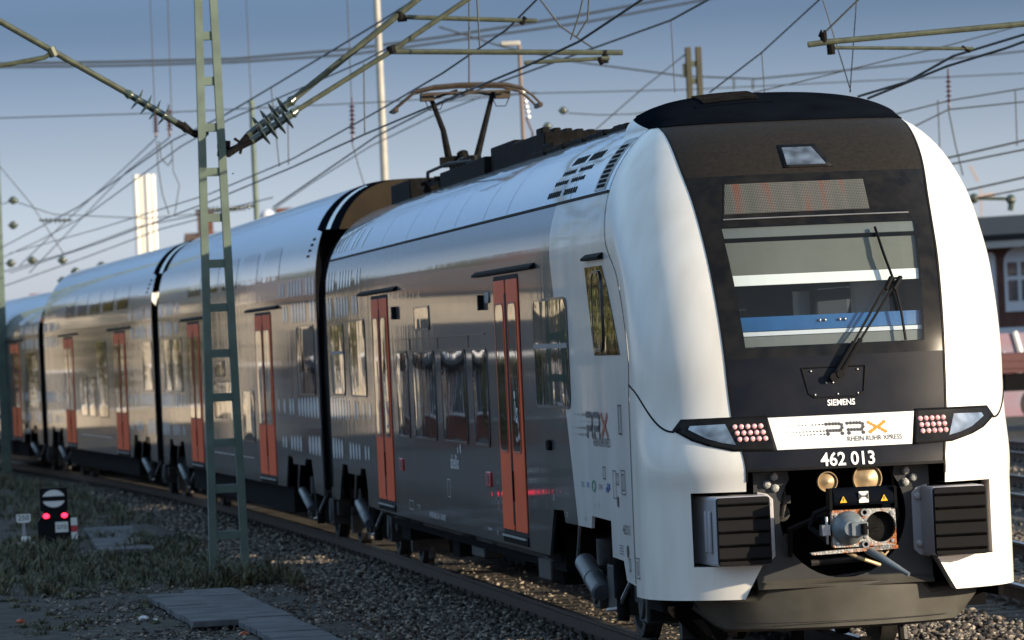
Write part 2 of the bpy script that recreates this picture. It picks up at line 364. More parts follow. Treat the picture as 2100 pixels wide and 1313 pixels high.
# ------------------------------------------------------------------ ground, tracks
RAILZ = -.04; SLZ = -.215; GZ = -.27
XC = pchip([(-60, 0), (12, 0), (26, -.03), (40, -.22), (52, -.52), (65, -1.05), (78, -1.75), (104, -3.6), (140, -7.0), (190, -13.5), (260, -25)])
bmg = MB(); bmg.add([(-900,-80,GZ-.006),(1500,-80,GZ-.006),(1500,2600,GZ-.006),(-900,2600,GZ-.006)], [(0,1,2,3)])
tag(bmg.build('ground', M['earth']), kind='structure')

def track(name, cf, y0, y1, label, first):
    root = empty(name, (cf(y0), y0, 0), 0, label, 'railway track', 'railway tracks through the yard')
    ox, oy = cf(y0), y0
    prof_foot = [(-.07,-.17),(.07,-.17),(.07,-.158),(.012,-.14),(.012,-.045),(.036,-.03),(.036,-.004),(.03,0),(-.03,0),(-.036,-.004),(-.036,-.03),(-.012,-.045),(-.012,-.14),(-.07,-.158)]
    ys = [y0+(y1-y0)*i/80 for i in range(81)]
    for s in (-1, 1):
        b = MB(); top = MB(); P = []
        for y in ys:
            dx = cf(y+.5)-cf(y-.5); nx = 1/math.hypot(1, dx); ny = -dx*nx
            P.append([(cf(y)+s*.7535*nx+a*nx-ox, y+s*.7535*ny+a*ny-oy, RAILZ+c) for a, c in prof_foot+[prof_foot[0]]])
        b.grid(P); r = b.build('rail', M['railside'], root)
        T = [[(q[8][0], q[8][1], q[8][2]+.002), (q[7][0], q[7][1], q[7][2]+.002)] for q in P]
        top.grid(T); top.build('running_surface', M['railtop'], r)
    # sleepers with rail fastenings
    def sl(bm_, y):
        dx = cf(y+.5)-cf(y-.5); nx = 1/math.hypot(1, dx); ny = -dx*nx; c = Vector((cf(y)-ox, y-oy, SLZ-.08))
        d = Vector((nx, ny, 0)); bm_.bar(c-d*1.3, c+d*1.3, .25, .16)
        for s in (-1, 1):
            for k in (-1, 1):
                p = c+d*(s*.7535+k*.115)+Vector((0,0,.08)); bm_.bar(p+Vector((0,-.05,.015)), p+Vector((0,.05,.015)), .07, .035); bm_.tube([p+Vector((0,0,.02)), p+Vector((0,0,.075))], .016, 6)
    y = y0+.4; n = 0; rest = MB()
    while y < y1-1:
        if first and n < 95:
            b = MB(); sl(b, y); o = b.build('sleeper', M['sleeper'], root)
        else: sl(rest, y)
        y += .62; n += 1
    o = rest.build('sleeper', M['sleeper'], root); tag(o, kind='stuff')
    return root
track('railway_track', XC, 1, 190, 'rusty railway track with wooden sleepers running under the long train', True)
X2 = lambda y: 3.70+.066*y if y < 60 else 3.70+.066*60+.02*(y-60)
track('railway_track', X2, -4, 150, 'railway track with shining rails right next to the train on its right', False)
X3 = lambda y: 8.05+.060*y
track('railway_track', X3, 5, 150, 'railway track in the middle of the yard right of the train', False)
X4 = lambda y: 12.4+.055*y
track('railway_track', X4, 15, 150, 'railway track farthest right, closest to the brick building', False)

SH = 0.0
def shelf_z(d): return (GZ+.05)+(SH-GZ-.05)*max(0, min(1, (d-2.25)/.55))
q = MB(); q.grid([[(XC(y)-d, y, shelf_z(d)+(.025*math.sin(y*1.7+d*2.1)*math.sin(y*.6-d) if d > 2.9 else 0)) for d in [2.2,2.3,2.5,2.7,2.85,3.2,3.6,4.0,4.5,5.0,6,8,10,14,20,40,90]] for y in [-40+.6*i for i in range(160)]+[56+4*i for i in range(60)]])
tag(q.build('trackside_earth', M['earth'], None, smooth='all'), kind='structure')
# raised ballast beds
def bed(cf, y0, y1, wl, wr, zt=GZ+.055):
    b = MB(); ys = [y0+(y1-y0)*i/60 for i in range(61)]
    b.grid([[(cf(y)-wl-.35, y, GZ-.05), (cf(y)-wl, y, zt), (cf(y)+wr, y, zt), (cf(y)+wr+.35, y, GZ-.05)] for y in ys])
    return tag(b.build('ballast_bed', M['ballast']), kind='structure')
bed(XC, 0, 190, 1.6, 1.5); bed(X2, -6, 150, 1.5, 1.6, GZ+.05); bed(X3, 2, 150, 1.6, 1.6, GZ+.045); bed(X4, 10, 150, 1.6, 1.6, GZ+.04)

# loose stones: one mesh
def stones(name, regions, label):
    t = (1+5**.5)/2
    ico = np.array([(-1,t,0),(1,t,0),(-1,-t,0),(1,-t,0),(0,-1,t),(0,1,t),(0,-1,-t),(0,1,-t),(t,0,-1),(t,0,1),(-t,0,-1),(-t,0,1)], float); ico /= np.linalg.norm(ico[0])
    fc = np.array([(0,11,5),(0,5,1),(0,1,7),(0,7,10),(0,10,11),(1,5,9),(5,11,4),(11,10,2),(10,7,6),(7,1,8),(3,9,4),(3,4,2),(3,2,6),(3,6,8),(3,8,9),(4,9,5),(2,4,11),(6,2,10),(8,6,7),(9,8,1)])
    C_ = []
    for n, fx0, fx1, y0, y1, z, s0, s1 in regions:
        y = y0+(y1-y0)*RNG.random(n)**1.25; a = np.array([fx0(v) for v in y]); bb = np.array([fx1(v) for v in y]); x = a+(bb-a)*RNG.random(n)
        C_.append(np.stack([x, y, z+.012*RNG.standard_normal(n), s0+(s1-s0)*RNG.random(n)**1.5], 1))
    C_ = np.concatenate(C_); N = len(C_)
    V = ico[None]*(1+.28*RNG.standard_normal((N,12,1)))
    sc = C_[:,3,None,None]*np.stack([.8+.6*RNG.random(N), .8+.6*RNG.random(N), .55+.35*RNG.random(N)], 1)[:,None,:]
    V = V*sc; a = RNG.random(N)*6.28; ca, sa = np.cos(a)[:,None], np.sin(a)[:,None]
    X = V[...,0]*ca-V[...,1]*sa; Yv = V[...,0]*sa+V[...,1]*ca; tl = (RNG.random(N)-.5)[:,None]*1.2
    Z = V[...,2]+X*tl*.6
    V = np.stack([X, Yv, Z], -1)+C_[:,None,:3]
    Fc = (fc[None]+12*np.arange(N)[:,None,None]).reshape(-1,3)
    me = bpy.data.meshes.new(name); me.vertices.add(N*12); me.vertices.foreach_set('co', V.reshape(-1)); me.loops.add(Fc.size); me.loops.foreach_set('vertex_index', Fc.reshape(-1).astype(np.int32))
    me.polygons.add(len(Fc)); me.polygons.foreach_set('loop_start', np.arange(0, Fc.size, 3, dtype=np.int32)); me.update(calc_edges=True); me.materials.append(M['stone'])
    o = bpy.data.objects.new(name, me); col.objects.link(o); return tag(o, label, 'ballast', kind='stuff')
stones('ballast_stones', [
    (15000, lambda y: -2.5, lambda y: -.85, 3, 30, GZ+.055, .018, .042),
    (9000, lambda y: XC(y)-2.35, lambda y: XC(y)-.85, 30, 75, GZ+.055, .022, .045),
    (3500, lambda y: -.68, lambda y: .68, 3, 28, GZ+.035, .018, .036),
    (9000, lambda y: -5.4, lambda y: -2.75, 4, 30, SH-.005, .010, .026),
    (2500, lambda y: -2.75, lambda y: -2.3, 3, 30, SH-.10, .018, .035),
    (6500, lambda y: .85, lambda y: 2.9, 1.5, 26, GZ+.06, .018, .042),
    (5000, lambda y: 2.6, lambda y: 7.5, 5, 30, GZ+.04, .02, .045),
    (5000, lambda y: 5.5, lambda y: 17, 22, 60, GZ+.04, .03, .05)], 'grey and brown ballast stones heaped along the rails')

# ------------------------------------------------------------------ train
def shell_W(zt, a, b, hw=1.41, z0=3.1):
    return lambda z: hw if z <= z0 else hw*max(0.0, 1-min(1, (z-z0)/(zt-z0))**a)**(1/b)
WE = shell_W(4.31, 2.3, 2.6); WD = shell_W(4.66, 2.6, 3.0)
def theta_z(zt, a, z0, n, zlo=None):                  # z rows spaced evenly round the roof curve
    zs = [z0+(zt-z0)*math.sin(math.pi/2*i/n)**(2/a) for i in range(n+1)]
    if zlo is not None: zs = [zlo]+[z for z in zs if z > zlo+.01]
    return zs

LZ = pchip([(.45,1.12),(1.9,1.0),(2.3,.93),(2.9,.98),(3.25,1.12),(3.6,1.1),(3.9,.85),(4.07,.62),(4.2,.55),(4.31,.5)])
XM = pchip([(1.29,.745),(1.43,.745),(1.83,.806),(2.40,.834),(2.92,.863),(3.42,.897),(3.77,.94),(4.07,.953)])
gfun = lambda u: 1-(max(0, 1-min(1, abs(u))**2.6))**(1/2.6)
YMT = [(1.29,.25),(1.43,.22),(1.83,.37),(2.40,.47),(2.92,.68),(3.42,1.08),(3.77,1.48),(4.07,2.2)]
YF = pchip([(.45,.14)]+[(z, y-LZ(z)*gfun(XM(z)/WE(z))) for z, y in YMT]+[(4.17,2.3),(4.25,2.75),(4.29,3.1),(4.31,3.4)])
SEAM = pchip([(.5,1.42),(2.02,1.36),(2.28,1.30),(2.58,1.42),(2.93,1.70),(3.22,2.22),(3.6,2.36),(3.9,2.42),(4.07,2.56)])
def nose_y(x, z):
    return YF(z)+LZ(z)*gfun(x/WE(z))

def nose_patch(poly, off, sub=.05, name='patch', m=None, parent=None, solid=0, smooth='all'):
    bm = bmesh.new(); vs = [bm.verts.new((x, 0, z)) for x, z in poly]; bm.faces.new(vs)
    x0 = min(p[0] for p in poly); x1 = max(p[0] for p in poly); z0 = min(p[1] for p in poly); z1 = max(p[1] for p in poly)
    for ax, a, b_ in ((0, x0, x1), (2, z0, z1)):
        k = max(1, int((b_-a)/sub))
        for i in range(1, k):
            c = [0,0,0]; c[ax] = a+(b_-a)*i/k; nn = [0,0,0]; nn[ax] = 1
            bmesh.ops.bisect_plane(bm, geom=bm.verts[:]+bm.edges[:]+bm.faces[:], plane_co=c, plane_no=nn)
    bmesh.ops.triangulate(bm, faces=bm.faces)
    for v in bm.verts: v.co.y = nose_y(v.co.x, v.co.z)-off
    bmesh.ops.recalc_face_normals(bm, faces=bm.faces)
    me = bpy.data.meshes.new(name); bm.to_mesh(me); bm.free()
    if smooth:
        for p in me.polygons: p.use_smooth = True
    o = bpy.data.objects.new(name, me); col.objects.link(o); me.materials.append(m); o.parent = parent
    if solid:
        s = o.modifiers.new('s', 'SOLIDIFY'); s.thickness = solid; s.offset = 0
    return o
def nose_text(s, size, x, z, off, m, parent, name, bold=0, align='CENTER', sxx=1.0):
    V, Fc = text_geo(s, size, bold, align, sxx); b = MB(); b.add([(x+u, nose_y(x+u, z+v)-off, z+v) for u, v in V], Fc)
    return b.build(name, m, parent)
HX = -1.41
def side_text(s, size, y, z, m, parent, name, off=.006, bold=0, sxx=1.0):
    V, Fc = text_geo(s, size, bold, 'LEFT', sxx); b = MB(); b.add([(HX-off, y-u, z+v) for u, v in V], Fc)
    return b.build(name, m, parent)
def plate(W, poly, off, th, s=-1):                     # poly in (y, z) laid on the side
    b = MB(); return b.prism(poly, lambda y, z: (s*(W(z)+off), y, z), lambda y, z: (s*(W(z)+off-th), y, z))
def ring(W, y0, y1, z0, z1, r, w, off, th):            # frame round a window
    b = MB(); o = rrect(y0-w, y1+w, z0-w, z1+w, r+w); i = rrect(y0, y1, z0, z1, r); n = len(o)
    A = [(-(W(z)+off), y, z) for y, z in o]; Bq = [(-(W(z)+off), y, z) for y, z in i]; Cq = [(-(W(z)+off-th), y, z) for y, z in o]; Dq = [(-(W(z)+off-th), y, z) for y, z in i]
    return b.add(A+Bq+Cq+Dq, [q for k in range(n) for k2 in [(k+1) % n] for q in ((k, k2, n+k2, n+k), (2*n+k, 2*n+k2, k2, k), (n+k, n+k2, 3*n+k2, 3*n+k))])

def pane_(W, y0, y1, z0, z1, r, off, bow=.004):          # a pane bows a little between its rubbers
    b = MB(); P = []; n = 14
    for i in range(n+1):
        u = -1+2*i/n; y = (y0+y1)/2+u*(y1-y0)/2; row = []
        edge = max(0, abs(u)*(y1-y0)/2-((y1-y0)/2-r)); cut = r-math.sqrt(max(0, r*r-edge*edge))
        for k in range(9):
            v = -1+2*k/8; z = (z0+z1)/2+v*((z1-z0)/2-cut)
            row.append((-(W(z)+off+bow*min(1, (z1-z0))*(.9*(1-u*u)*(1-v*v)-.35*(1-v*v))+.004*v*(z1-z0)), y, z))
        P.append(row)
    return b.grid(P)
def window(root, W, y0, y1, z0, z1, r=.09, divider=None, name='window'):
    o = pane_(W, y0, y1, z0, z1, r, .007).build(name, M['glass'], root, smooth='all')
    ring(W, y0, y1, z0, z1, r, .022, .010, .016).build('window_frame', M['frame'], o, smooth=True)
    if divider:
        b = MB(); b.box(-(W(divider)+.016), -(W(divider)-.002), y0, y1, divider-.02, divider+.02); b.build('window_bar', M['lightgrey'], o)
    return o

def door(root, W, y0, y1, z0=.78, z1=3.03, sign=False):
    gap = .10; ym = (y0+y1)/2
    b = MB()
    for a0, a1 in ((y0, ym-gap/2), (ym+gap/2, y1)):
        pl = plate(W, rrect(a0, a1, z0, z1, .03), .012, .03); b.add(pl.v, pl.f)
    d = b.build('door', M['orange'], root, bevel=.006)
    # a dark joint round the door and between its leaves
    plate(W, rrect(y0-.03, y1+.03, z0-.03, z1+.04, .05), .004, .01).build('door_seal', M['black'], d)
    plate(W, rrect(ym-gap/2-.005, ym+gap/2+.005, z0+.05, z1-.12, .02), .016, .012).build('door_edge_rubber', M['black'], d)
    for a0, a1 in ((y0+.12, ym-gap/2-.10), (ym+gap/2+.12, y1-.10)):
        w = plate(W, rrect(a0, a1, 1.50, 2.81, .08), .017, .01).build('door_window', M['glass'], d)
        ring(W, a0, a1, 1.50, 2.81, .08, .018, .020, .01).build('window_frame', M['xred'], w, smooth=True)
        b = MB(); 
    b = MB(); b.box(HX-.028, HX-.01, ym-gap/2-.02, ym-gap/2+.0, 1.05, 1.32); b.build('door_handle', M['dark'], d)
    b = MB(); b.box(HX-.012, HX+.05, y0-.02, y1+.02, z0-.115, z0-.035); b.build('door_step', M['dark'], d, bevel=.004)
    b = MB(); b.box(HX-.03, HX, y0+.03, y1-.03, z0-.062, z0-.045); b.build('step_edge', M['galv'], d)
    if sign:                                          # wheelchair sign, a flat print on the glass
        b = MB(); cy, cz = y0+.34, 1.72; X_ = HX-.0215
        def stroke(P, w):
            for (p, q) in zip(P, P[1:]):
                dx, dz = q[0]-p[0], q[1]-p[1]; L = math.hypot(dx, dz); nx, nz = -dz/L*w/2, dx/L*w/2; ex, ez = dx/L*w*.2, dz/L*w*.2
                b.add([(X_, p[0]+nx-ex, p[1]+nz-ez), (X_, p[0]-nx-ex, p[1]-nz-ez), (X_, q[0]-nx+ex, q[1]-nz+ez), (X_, q[0]+nx+ex, q[1]+nz+ez)], [(0,1,2,3)])
        stroke([(cy+.14*math.cos(R(-60-k*16)), cz+.12*math.sin(R(-60-k*16))) for k in range(15)], .035)
        stroke([(cy+.05, cz+.22), (cy+.03, cz+.06), (cy-.10, cz+.05), (cy-.16, cz-.10)], .045); stroke([(cy+.04, cz+.15), (cy-.10, cz+.15)], .035)
        b.add([(X_, cy+.06+.045*math.cos(a_), cz+.28+.04*math.sin(a_)) for a_ in [math.pi*k/6 for k in range(12)]], [tuple(range(12))])
        b.build('wheelchair_sign', M['textwhite'], d)
    return d
def gutter(root, y0, y1, z=3.09):
    b = MB(); b.add([(HX-.005,y0,z+.05),(HX-.045,y0,z+.02),(HX-.045,y0,z+.0),(HX-.005,y0,z+.0),(HX-.005,y1,z+.05),(HX-.045,y1,z+.02),(HX-.045,y1,z+.0),(HX-.005,y1,z+.0)],
        [(0,1,2,3),(7,6,5,4),(0,4,5,1),(1,5,6,2),(2,6,7,3)])
    return b.build('rain_gutter', M['dark'], root)
def dots(root, rows, W, name='dot_pattern'):           # painted round dots; rows: (z, list of (y, radius))
    b = MB()
    for z, L in rows:
        for y, r in L:
            n = 14; V = [(-(W(z+r*math.sin(2*math.pi*k/n))+.004), y+r*math.cos(2*math.pi*k/n), z+r*math.sin(2*math.pi*k/n)) for k in range(n)]
            b.add(V, [tuple(range(n))])
    return b.build(name, M['textwhite'], root)

def bogie(root, yc, wb=2.5, damper=True, tk=.85):
    b = MB()
    for s in (-1, 1):
        b.box(s*1.02-.09, s*1.02+.09, yc-wb/2-.35, yc+wb/2+.35, .34, .52)
        b.box(s*1.05-.12, s*1.05+.12, yc-.5, yc+.5, .24, .62)
        for k in (-1, 1):
            ya = yc+k*wb/2
            b.box(s*1.02-.14, s*1.02+.14, ya-.20, ya+.20, .22, .56)
            b.tube([(s*1.02, ya, .56), (s*1.02, ya, .80)], .12, 12)
            b.tube([(s*1.18, ya, .38), (s*.9, ya, .38)], .13, 12)
    b.box(-1.0, 1.0, yc-.28, yc+.28, .30, .62); b.box(-.95, .95, yc-wb/2-.5, yc-wb/2-.38, .30, .45)
    o = b.build('bogie', M['bogie'], root, bevel=.015)
    for k in (-1, 1):
        ya = yc+k*wb/2
        a = MB(); a.tube([(-.75, ya, .385), (.75, ya, .385)], .09, 12)
        a.tube([(-.45, ya, .385), (-.38, ya, .385)], .33, 20); a.tube([(.38, ya, .385), (.45, ya, .385)], .33, 20)
        a.build('axle', M['dark'], o, smooth=True)
        for s in (-1, 1):
            w = MB(); w.lathe((s*.665, ya, .385), (s*1, ya, .385), [(0,.0),(0,.452),(.03,.452),(.035,.43),(.135,.425),(.136,.36),(.10,.34),(.10,.13),(.16,.12),(.16,0)], 36)
            w.build('wheel', M['bogie'], o, smooth=True)
    if damper:
        d = MB(); d.tube([(-1.24, yc-.75, .95), (-1.24, yc-.75, .40)], .065, 14); d.tube([(-1.24, yc-.75, 1.1), (-1.24, yc-.75, .95)], .045, 12)
        d.tube([(-1.24, yc-.75, .40), (-1.24, yc-.75, .22)], .05, 12); d.build('damper', M['dark'], o, smooth=True)
        d = MB(); d.lathe((-1.26, yc+1.15, .62), (-1.2, yc+.45, .34), [(t_, r_*tk) for t_, r_ in ((0,0),(0,.08),(.02,.10),(.33,.10),(.335,.108),(.36,.108),(.365,.10),(.62,.10),(.64,.08),(.64,0))], 18)
        d.build('air_spring_tank', M['tankgrey'], o, smooth=True)
        h = MB(); h.tube([(-1.2, yc-1.2, .62), (-1.28, yc-1.0, .40), (-1.2, yc-.4, .30), (-1.22, yc+.2, .26)], .018, 6)
        h.tube([(-1.3, yc+1.0, 1.0), (-1.31, yc+1.05, .8), (-1.30, yc+1.25, .64)], .014, 6); h.build('hose', M['steel'], o, smooth=True)
    s = MB(); s.box(-.98, -.55, yc-wb/2-.75, yc-wb/2-.62, .12, .34); s.tube([(-.75, yc-wb/2-.62, .5), (-.75, yc-wb/2-.75, .03)], .04, 8); s.tube([(.75, yc-wb/2-.62, .5), (.75, yc-wb/2-.75, .03)], .04, 8)
    s.build('sand_pipe', M['bogie'], o)
    return o

def lower_wall(root, y0, y1, ztop, cuts, name, m, front=None, back=None, zb=.63, right=True):
    """flat lower body side; cuts: list of polylines [(y,z)...] along the bottom edge from y0 to y1"""
    bottom = cuts
    fr_ = front or [(y0, ztop)]
    poly = fr_ + bottom + (back or [(y1, ztop)])
    for s in ((-1, 1) if right else (-1,)):
        b = MB(); vs = [(s*1.41, y, z) for y, z in poly]; vi = [(s*1.385, y, z) for y, z in poly]; n = len(poly)
        b.add(vs+vi, [tuple(range(n)), tuple(range(n, 2*n))]+[(i, (i+1) % n, n+(i+1) % n, n+i) for i in range(n)])
        o = b.build(name, m, root)
    return o
def strip(root, W, zs, y0f, y1f, name, m, ny=4, sides=(-1, 1), join=False):
    b = MB()
    if join:                                          # over the roof from one side to the other
        P = []
        for j in range(ny+1):
            row = [(-W(z), y0f(z)+(y1f(z)-y0f(z))*j/ny, z) for z in zs]; row += [(-x, y, z) for x, y, z in row[::-1][1:]]
            P.append(row)
        b.grid(P)
    else:
        for s in sides[1:]:
            b2 = MB(); b2.grid([[(s*W(z), y0f(z)+(y1f(z)-y0f(z))*j/ny, z) for z in zs] for j in range(ny+1)]); b2.build(name, m, root, smooth='all')
        for s in sides[:1]:
            b.grid([[(s*W(z), y0f(z)+(y1f(z)-y0f(z))*j/ny, z) for z in zs] for j in range(ny+1)])
    return b.build(name, m, root, smooth='all')

# ---- leading carriage with the driver's cab
GROUP_T = 'carriages of the grey and orange train'
car1 = empty('train_carriage', (0, 0, 0), 0, 'leading carriage with black and white driver cab front numbered 462 013 and raised pantograph', 'train carriage', GROUP_T)
YE = 25.7
LIV = pchip([(.6,4.25),(.93,4.35),(1.9,4.79),(2.81,5.20),(3.28,5.38),(3.6,5.3)])
bot = [(6.13,.64),(20.3,.64),(21.32,.66),(21.63,1.08),(22.18,1.08),(22.3,.99),(23.75,.99),(23.83,1.09),(24.43,1.09),(25.0,.63),(25.7,.63)]
liv_pts = [(LIV(z), z) for z in (3.09, 2.81, 2.4, 1.9, 1.4, .95)]
o = lower_wall(car1, 4.3, YE, 3.09, [(4.35,.95),(5.10,.95),(5.18,1.05),(5.77,1.04)]+bot, 'side_wall', M['grey'], front=liv_pts[:-1], back=[(YE, 3.09)])
seam_pts = [(SEAM(z), z) for z in (3.09, 2.9, 2.7, 2.5, 2.28, 2.0, 1.5, 1.0)]
o = lower_wall(car1, 1.4, 4.3, 3.09, [(1.42,.58),(1.86,.60),(1.98,.75),(2.54,.76),(2.55,1.04),(3.56,1.05),(3.62,.95),(4.35,.95)], 'side_wall', M['whiteside'], front=seam_pts, back=liv_pts[::-1][1:])
o['label'] = 'white side wall behind the cab'
zsu = [3.09, 3.12, 3.18, 3.26, 3.35, 3.45, 3.59]
strip(car1, WE, zsu, LIV, lambda z: YE, 'upper_side_wall', M['grey'], 6)
strip(car1, WE, zsu, SEAM, LIV, 'upper_side_wall', M['whiteside'], 3)
b = MB()
for s in (-1, 1): b.box(s*(WE(3.6)+.012) if s < 0 else WE(3.6)-.03, s*(WE(3.6)-.03) if s < 0 else WE(3.6)+.012, 2.4, YE, 3.592, 3.612)
b.build('roof_seam', M['black'], car1)
zr = [3.60]+[z for z in theta_z(4.31, 2.3, 3.1, 40) if z > 3.63]
strip(car1, WE, zr, lambda z: SEAM(z) if z < 4.07 else 2.6+(z-4.07)*3, lambda z: YE, 'roof', M['silver'], 6, join=True)
b = MB()                                              # panel joints across the silver roof side
for y in (4.55, 8.6, 10.3, 12.6, 14.4, 17.0, 19.6):
    zz = [3.62, 3.7, 3.8, 3.9, 4.0, 4.1]
    b.grid([[(-(WE(z)+.003), y, z) for z in zz], [(-(WE(z)+.003), y+.025, z) for z in zz]])
b.build('roof_panel_joint', M['frame'], car1)
# nose shell, white
def outline(z, t0, nseg, ynd):
    W = WE(z); P = []
    for i in range(nseg+1):
        t = t0+(math.pi/2-t0)*i/nseg; P.append((W*math.sin(t)**(2/2.6), YF(z)+LZ(z)*(1-max(0, math.cos(t))**(2/2.6)), z))
    for k in range(1, 5): P.append((W, P[nseg][1]+(ynd-P[nseg][1])*k/4, z))
    return P
def t_at(x, z): return math.asin(min(1, (x/WE(z))**(2.6/2)))
nose = MB()
def nose_rows(zs, xin):
    for s in (-1, 1):
        P = []
        for z in zs:
            ynd = max(SEAM(z)-.012, YF(z)+LZ(z)+.01); xb = min(1.125, xin(z)+.6*(WE(z)-xin(z))) if z > 3 else 1.125; row = outline(z, t_at(xb, z), 24, ynd)
            if xin(z) < 1.12:
                x0 = xin(z); row = [(x0+(xb-x0)*i/8, nose_y(x0+(xb-x0)*i/8, z), z) for i in range(8)]+row
            P.append([(s*x, y, zz) for x, y, zz in row])
        nose.grid(P)
nose_rows([1.29+(4.07-1.29)*i/50 for i in range(51)], XM)
nose_rows([.745, .85, .95, 1.05, 1.15, 1.29], lambda z: 1.125)
nose_rows([.50, .56, .62, .68, .745], lambda z: .79-(z-.5)*.55)
nose.build('cab_fairing', M['white'], car1, smooth='all')
# inner returns so that the fairing reads as a thick shell
b = MB()
for s in (-1, 1):
    P = [[(s*(.79-(z-.5)*.55), nose_y(.7, z)+.012, z), (s*(.79-(z-.5)*.55+.02), nose_y(.7, z)+.30, z)] for z in (.50, .62, .74)]; b.grid(P)
    b.grid([[(s*x, nose_y(x, .74)+.012, .742), (s*x, nose_y(x, .74)+.5, .742)] for x in (.66, .8, .95, 1.125)])
    b.grid([[(s*1.13, nose_y(1.13, z)+.012, z), (s*1.13, nose_y(1.13, z)+.30, z)] for z in (.745, 1.0, 1.288)])
    b.grid([[(s*x, nose_y(x, 1.29)+.012, 1.288), (s*x, nose_y(x, 1.29)+.45, 1.288)] for x in (.745, .9, 1.125)])
b.build('fairing_return', M['white'], car1)
# seams of the nose
b = MB()
zz = [1.36+(4.07-1.36)*i/50 for i in range(51)]
for s in (-1, 1):
    b.grid([[(s*(XM(z)-.012), nose_y(XM(z)-.012, z)-.006, z), (s*(XM(z)+.004), nose_y(XM(z)+.004, z)-.006, z)] for z in zz])
b.build('mask_seal', M['black'], car1)
b = MB()
zz = [.6+(4.05-.6)*i/60 for i in range(61)]
b.grid([[(-(WE(z)+.004), SEAM(z)-.006, z), (-(WE(z)+.004), SEAM(z)+.014, z)] for z in zz])
b.build('cab_joint', M['black'], car1)
# the groove sweeping from the headlight to the cab joint
b = MB(); L = []
for i in range(15):
    u = i/14; x = -(1.205+(1.405-1.205)*u**.7); z = 1.745+.31*u**1.6
    L.append((x, z))
for i, (x, z) in enumerate(L):
    pass
pts = [Vector((x, nose_y(x, z)-.002, z)) for x, z in L]+[Vector((-1.414, 1.32, 2.10))]
b.tube(pts, .008, 6)
b.tube([Vector((-p.x, p.y, p.z)) for p in pts], .008, 6)
b.build('fairing_groove', M['black'], car1)

# black front mask in three bands, the middle one glass round the windscreen
WX = lambda z: .674+(.74-.674)*(z-2.34)/(3.247-2.34)
def mask_rows(zs, hole, name, m):
    b = MB(); P = []
    for z in zs:
        k = min(.93, WX(z)/XM(z)); xs = [-1+(1-k)*i/5 for i in range(5)]+[-k+2*k*i/20 for i in range(21)]+[k+(1-k)*i/5 for i in range(1, 6)]
        P.append([(s*XM(z), nose_y(s*XM(z), z), z) for s in xs])
    n = len(P[0])
    b.add([p for r in P for p in r], [(i*n+j, i*n+j+1, (i+1)*n+j+1, (i+1)*n+j) for i in range(len(zs)-1) for j in range(n-1) if not (hole and zs[i] >= 2.3399 and zs[i+1] <= 3.2471 and 5 <= j < 25)])
    return b.build(name, m, car1, smooth='all')
mask_rows([1.43, 1.50, 1.58, 1.7, 1.83, 1.95, 2.1, 2.26], False, 'front_mask', M['mask'])
mask_rows([2.26, 2.34]+[2.34+(3.247-2.34)*i/14 for i in range(1, 15)]+[3.3, 3.4, 3.5, 3.6, 3.64], True, 'windscreen_surround', M['gloss'])
mask_rows([3.64]+[3.64+(4.07-3.64)*i/16 for i in range(1, 17)], False, 'front_mask', M['maskhi'])
b = MB(); b.grid([[(x, nose_y(x, 1.43)-.004+k*.30, 1.43-k*.01) for x in [-.745+1.49*i/12 for i in range(13)]] for k in (0, 1)])
b.grid([[(x, nose_y(x, z)-.007, z) for x in [-.74+1.48*i/12 for i in range(13)]] for z in (1.432, 1.452)]); b.build('mask_edge', M['black'], car1)
# roof cap
WCT = 4.36
WC = lambda z: .995*(max(0, 1-(max(0, z-4.07)/(WCT-4.07))**2.2))**(1/2.9)
YCF = pchip([(4.07,YF(4.07)-.004),(4.10,YF(4.10)),(4.14,2.03),(4.20,2.25),(4.26,2.48),(4.31,2.72),(4.345,3.0),(4.36,3.3)])
def cap_y(x, z): return YCF(z)+LCF(z)*gfun(x/max(.001, WC(z)))
LCF = pchip([(4.07,.62),(4.2,.75),(4.36,.8)])
b = MB(); rows = []
capz = [4.07+(WCT-4.07)*math.sin(math.pi/2*i/34)**(2/2.2) for i in range(35)]
for z in capz:
    z = min(z, WCT-.0004); W = WC(z); row = []
    for i in range(31):
        t = math.pi/2*i/30; row.append((W*math.sin(t)**(2/2.6), YCF(z)+LCF(z)*(1-max(0, math.cos(t))**(2/2.6))-.004, z+.003))
    for k in range(1, 9): row.append((W, row[30][1]+(3.55-row[30][1])*k/8, z+.003))
    def lift(p):                                      # the lower edge of the cap climbs towards its rear end
        zl = 4.07+max(0, p[1]-2.45)*.115; zn = zl+(p[2]-4.073)*(WCT-zl)/(WCT-4.07); return (p[0]*WC(min(zn, WCT-.0004))/max(.001, WC(p[2]-.003)), p[1], zn+.003)
    row = [lift(p) for p in row]
    rows.append([(-x, y, zz) for x, y, zz in row[::-1]]+row[1:])
b.grid(rows); b.build('roof_cap', M['cap'], car1, smooth='all')
b = MB()
for s in (-1, 1):
    P = []
    for k in range(15):
        y = 2.45+(3.62-2.45)*k/14; zl = 4.07+(y-2.45)*.115; P.append([(s*(WC(zz_) if zz_ >= 4.07 else max(WC(4.07), WE(zz_)-.002)), y, zz_) for zz_ in [3.98, 4.02, 4.07]+[4.07+(zl+.004-4.07)*j/5 for j in range(1, 6)]])
    b.grid(P)
b.build('shoulder_fairing', M['white'], car1, smooth='all')
b = MB(); P = [(WC(z), z+.003) for z in [4.1965+(WCT-4.1965)*math.sin(math.pi/2*i/20) for i in range(20)]]
poly = [(-w, z) for w, z in P]+[(w, z) for w, z in P[::-1]]
b.add([(x, 3.55, z) for x, z in poly], [tuple(range(len(poly)))]); b.build('roof_cap_end', M['cap'], car1)
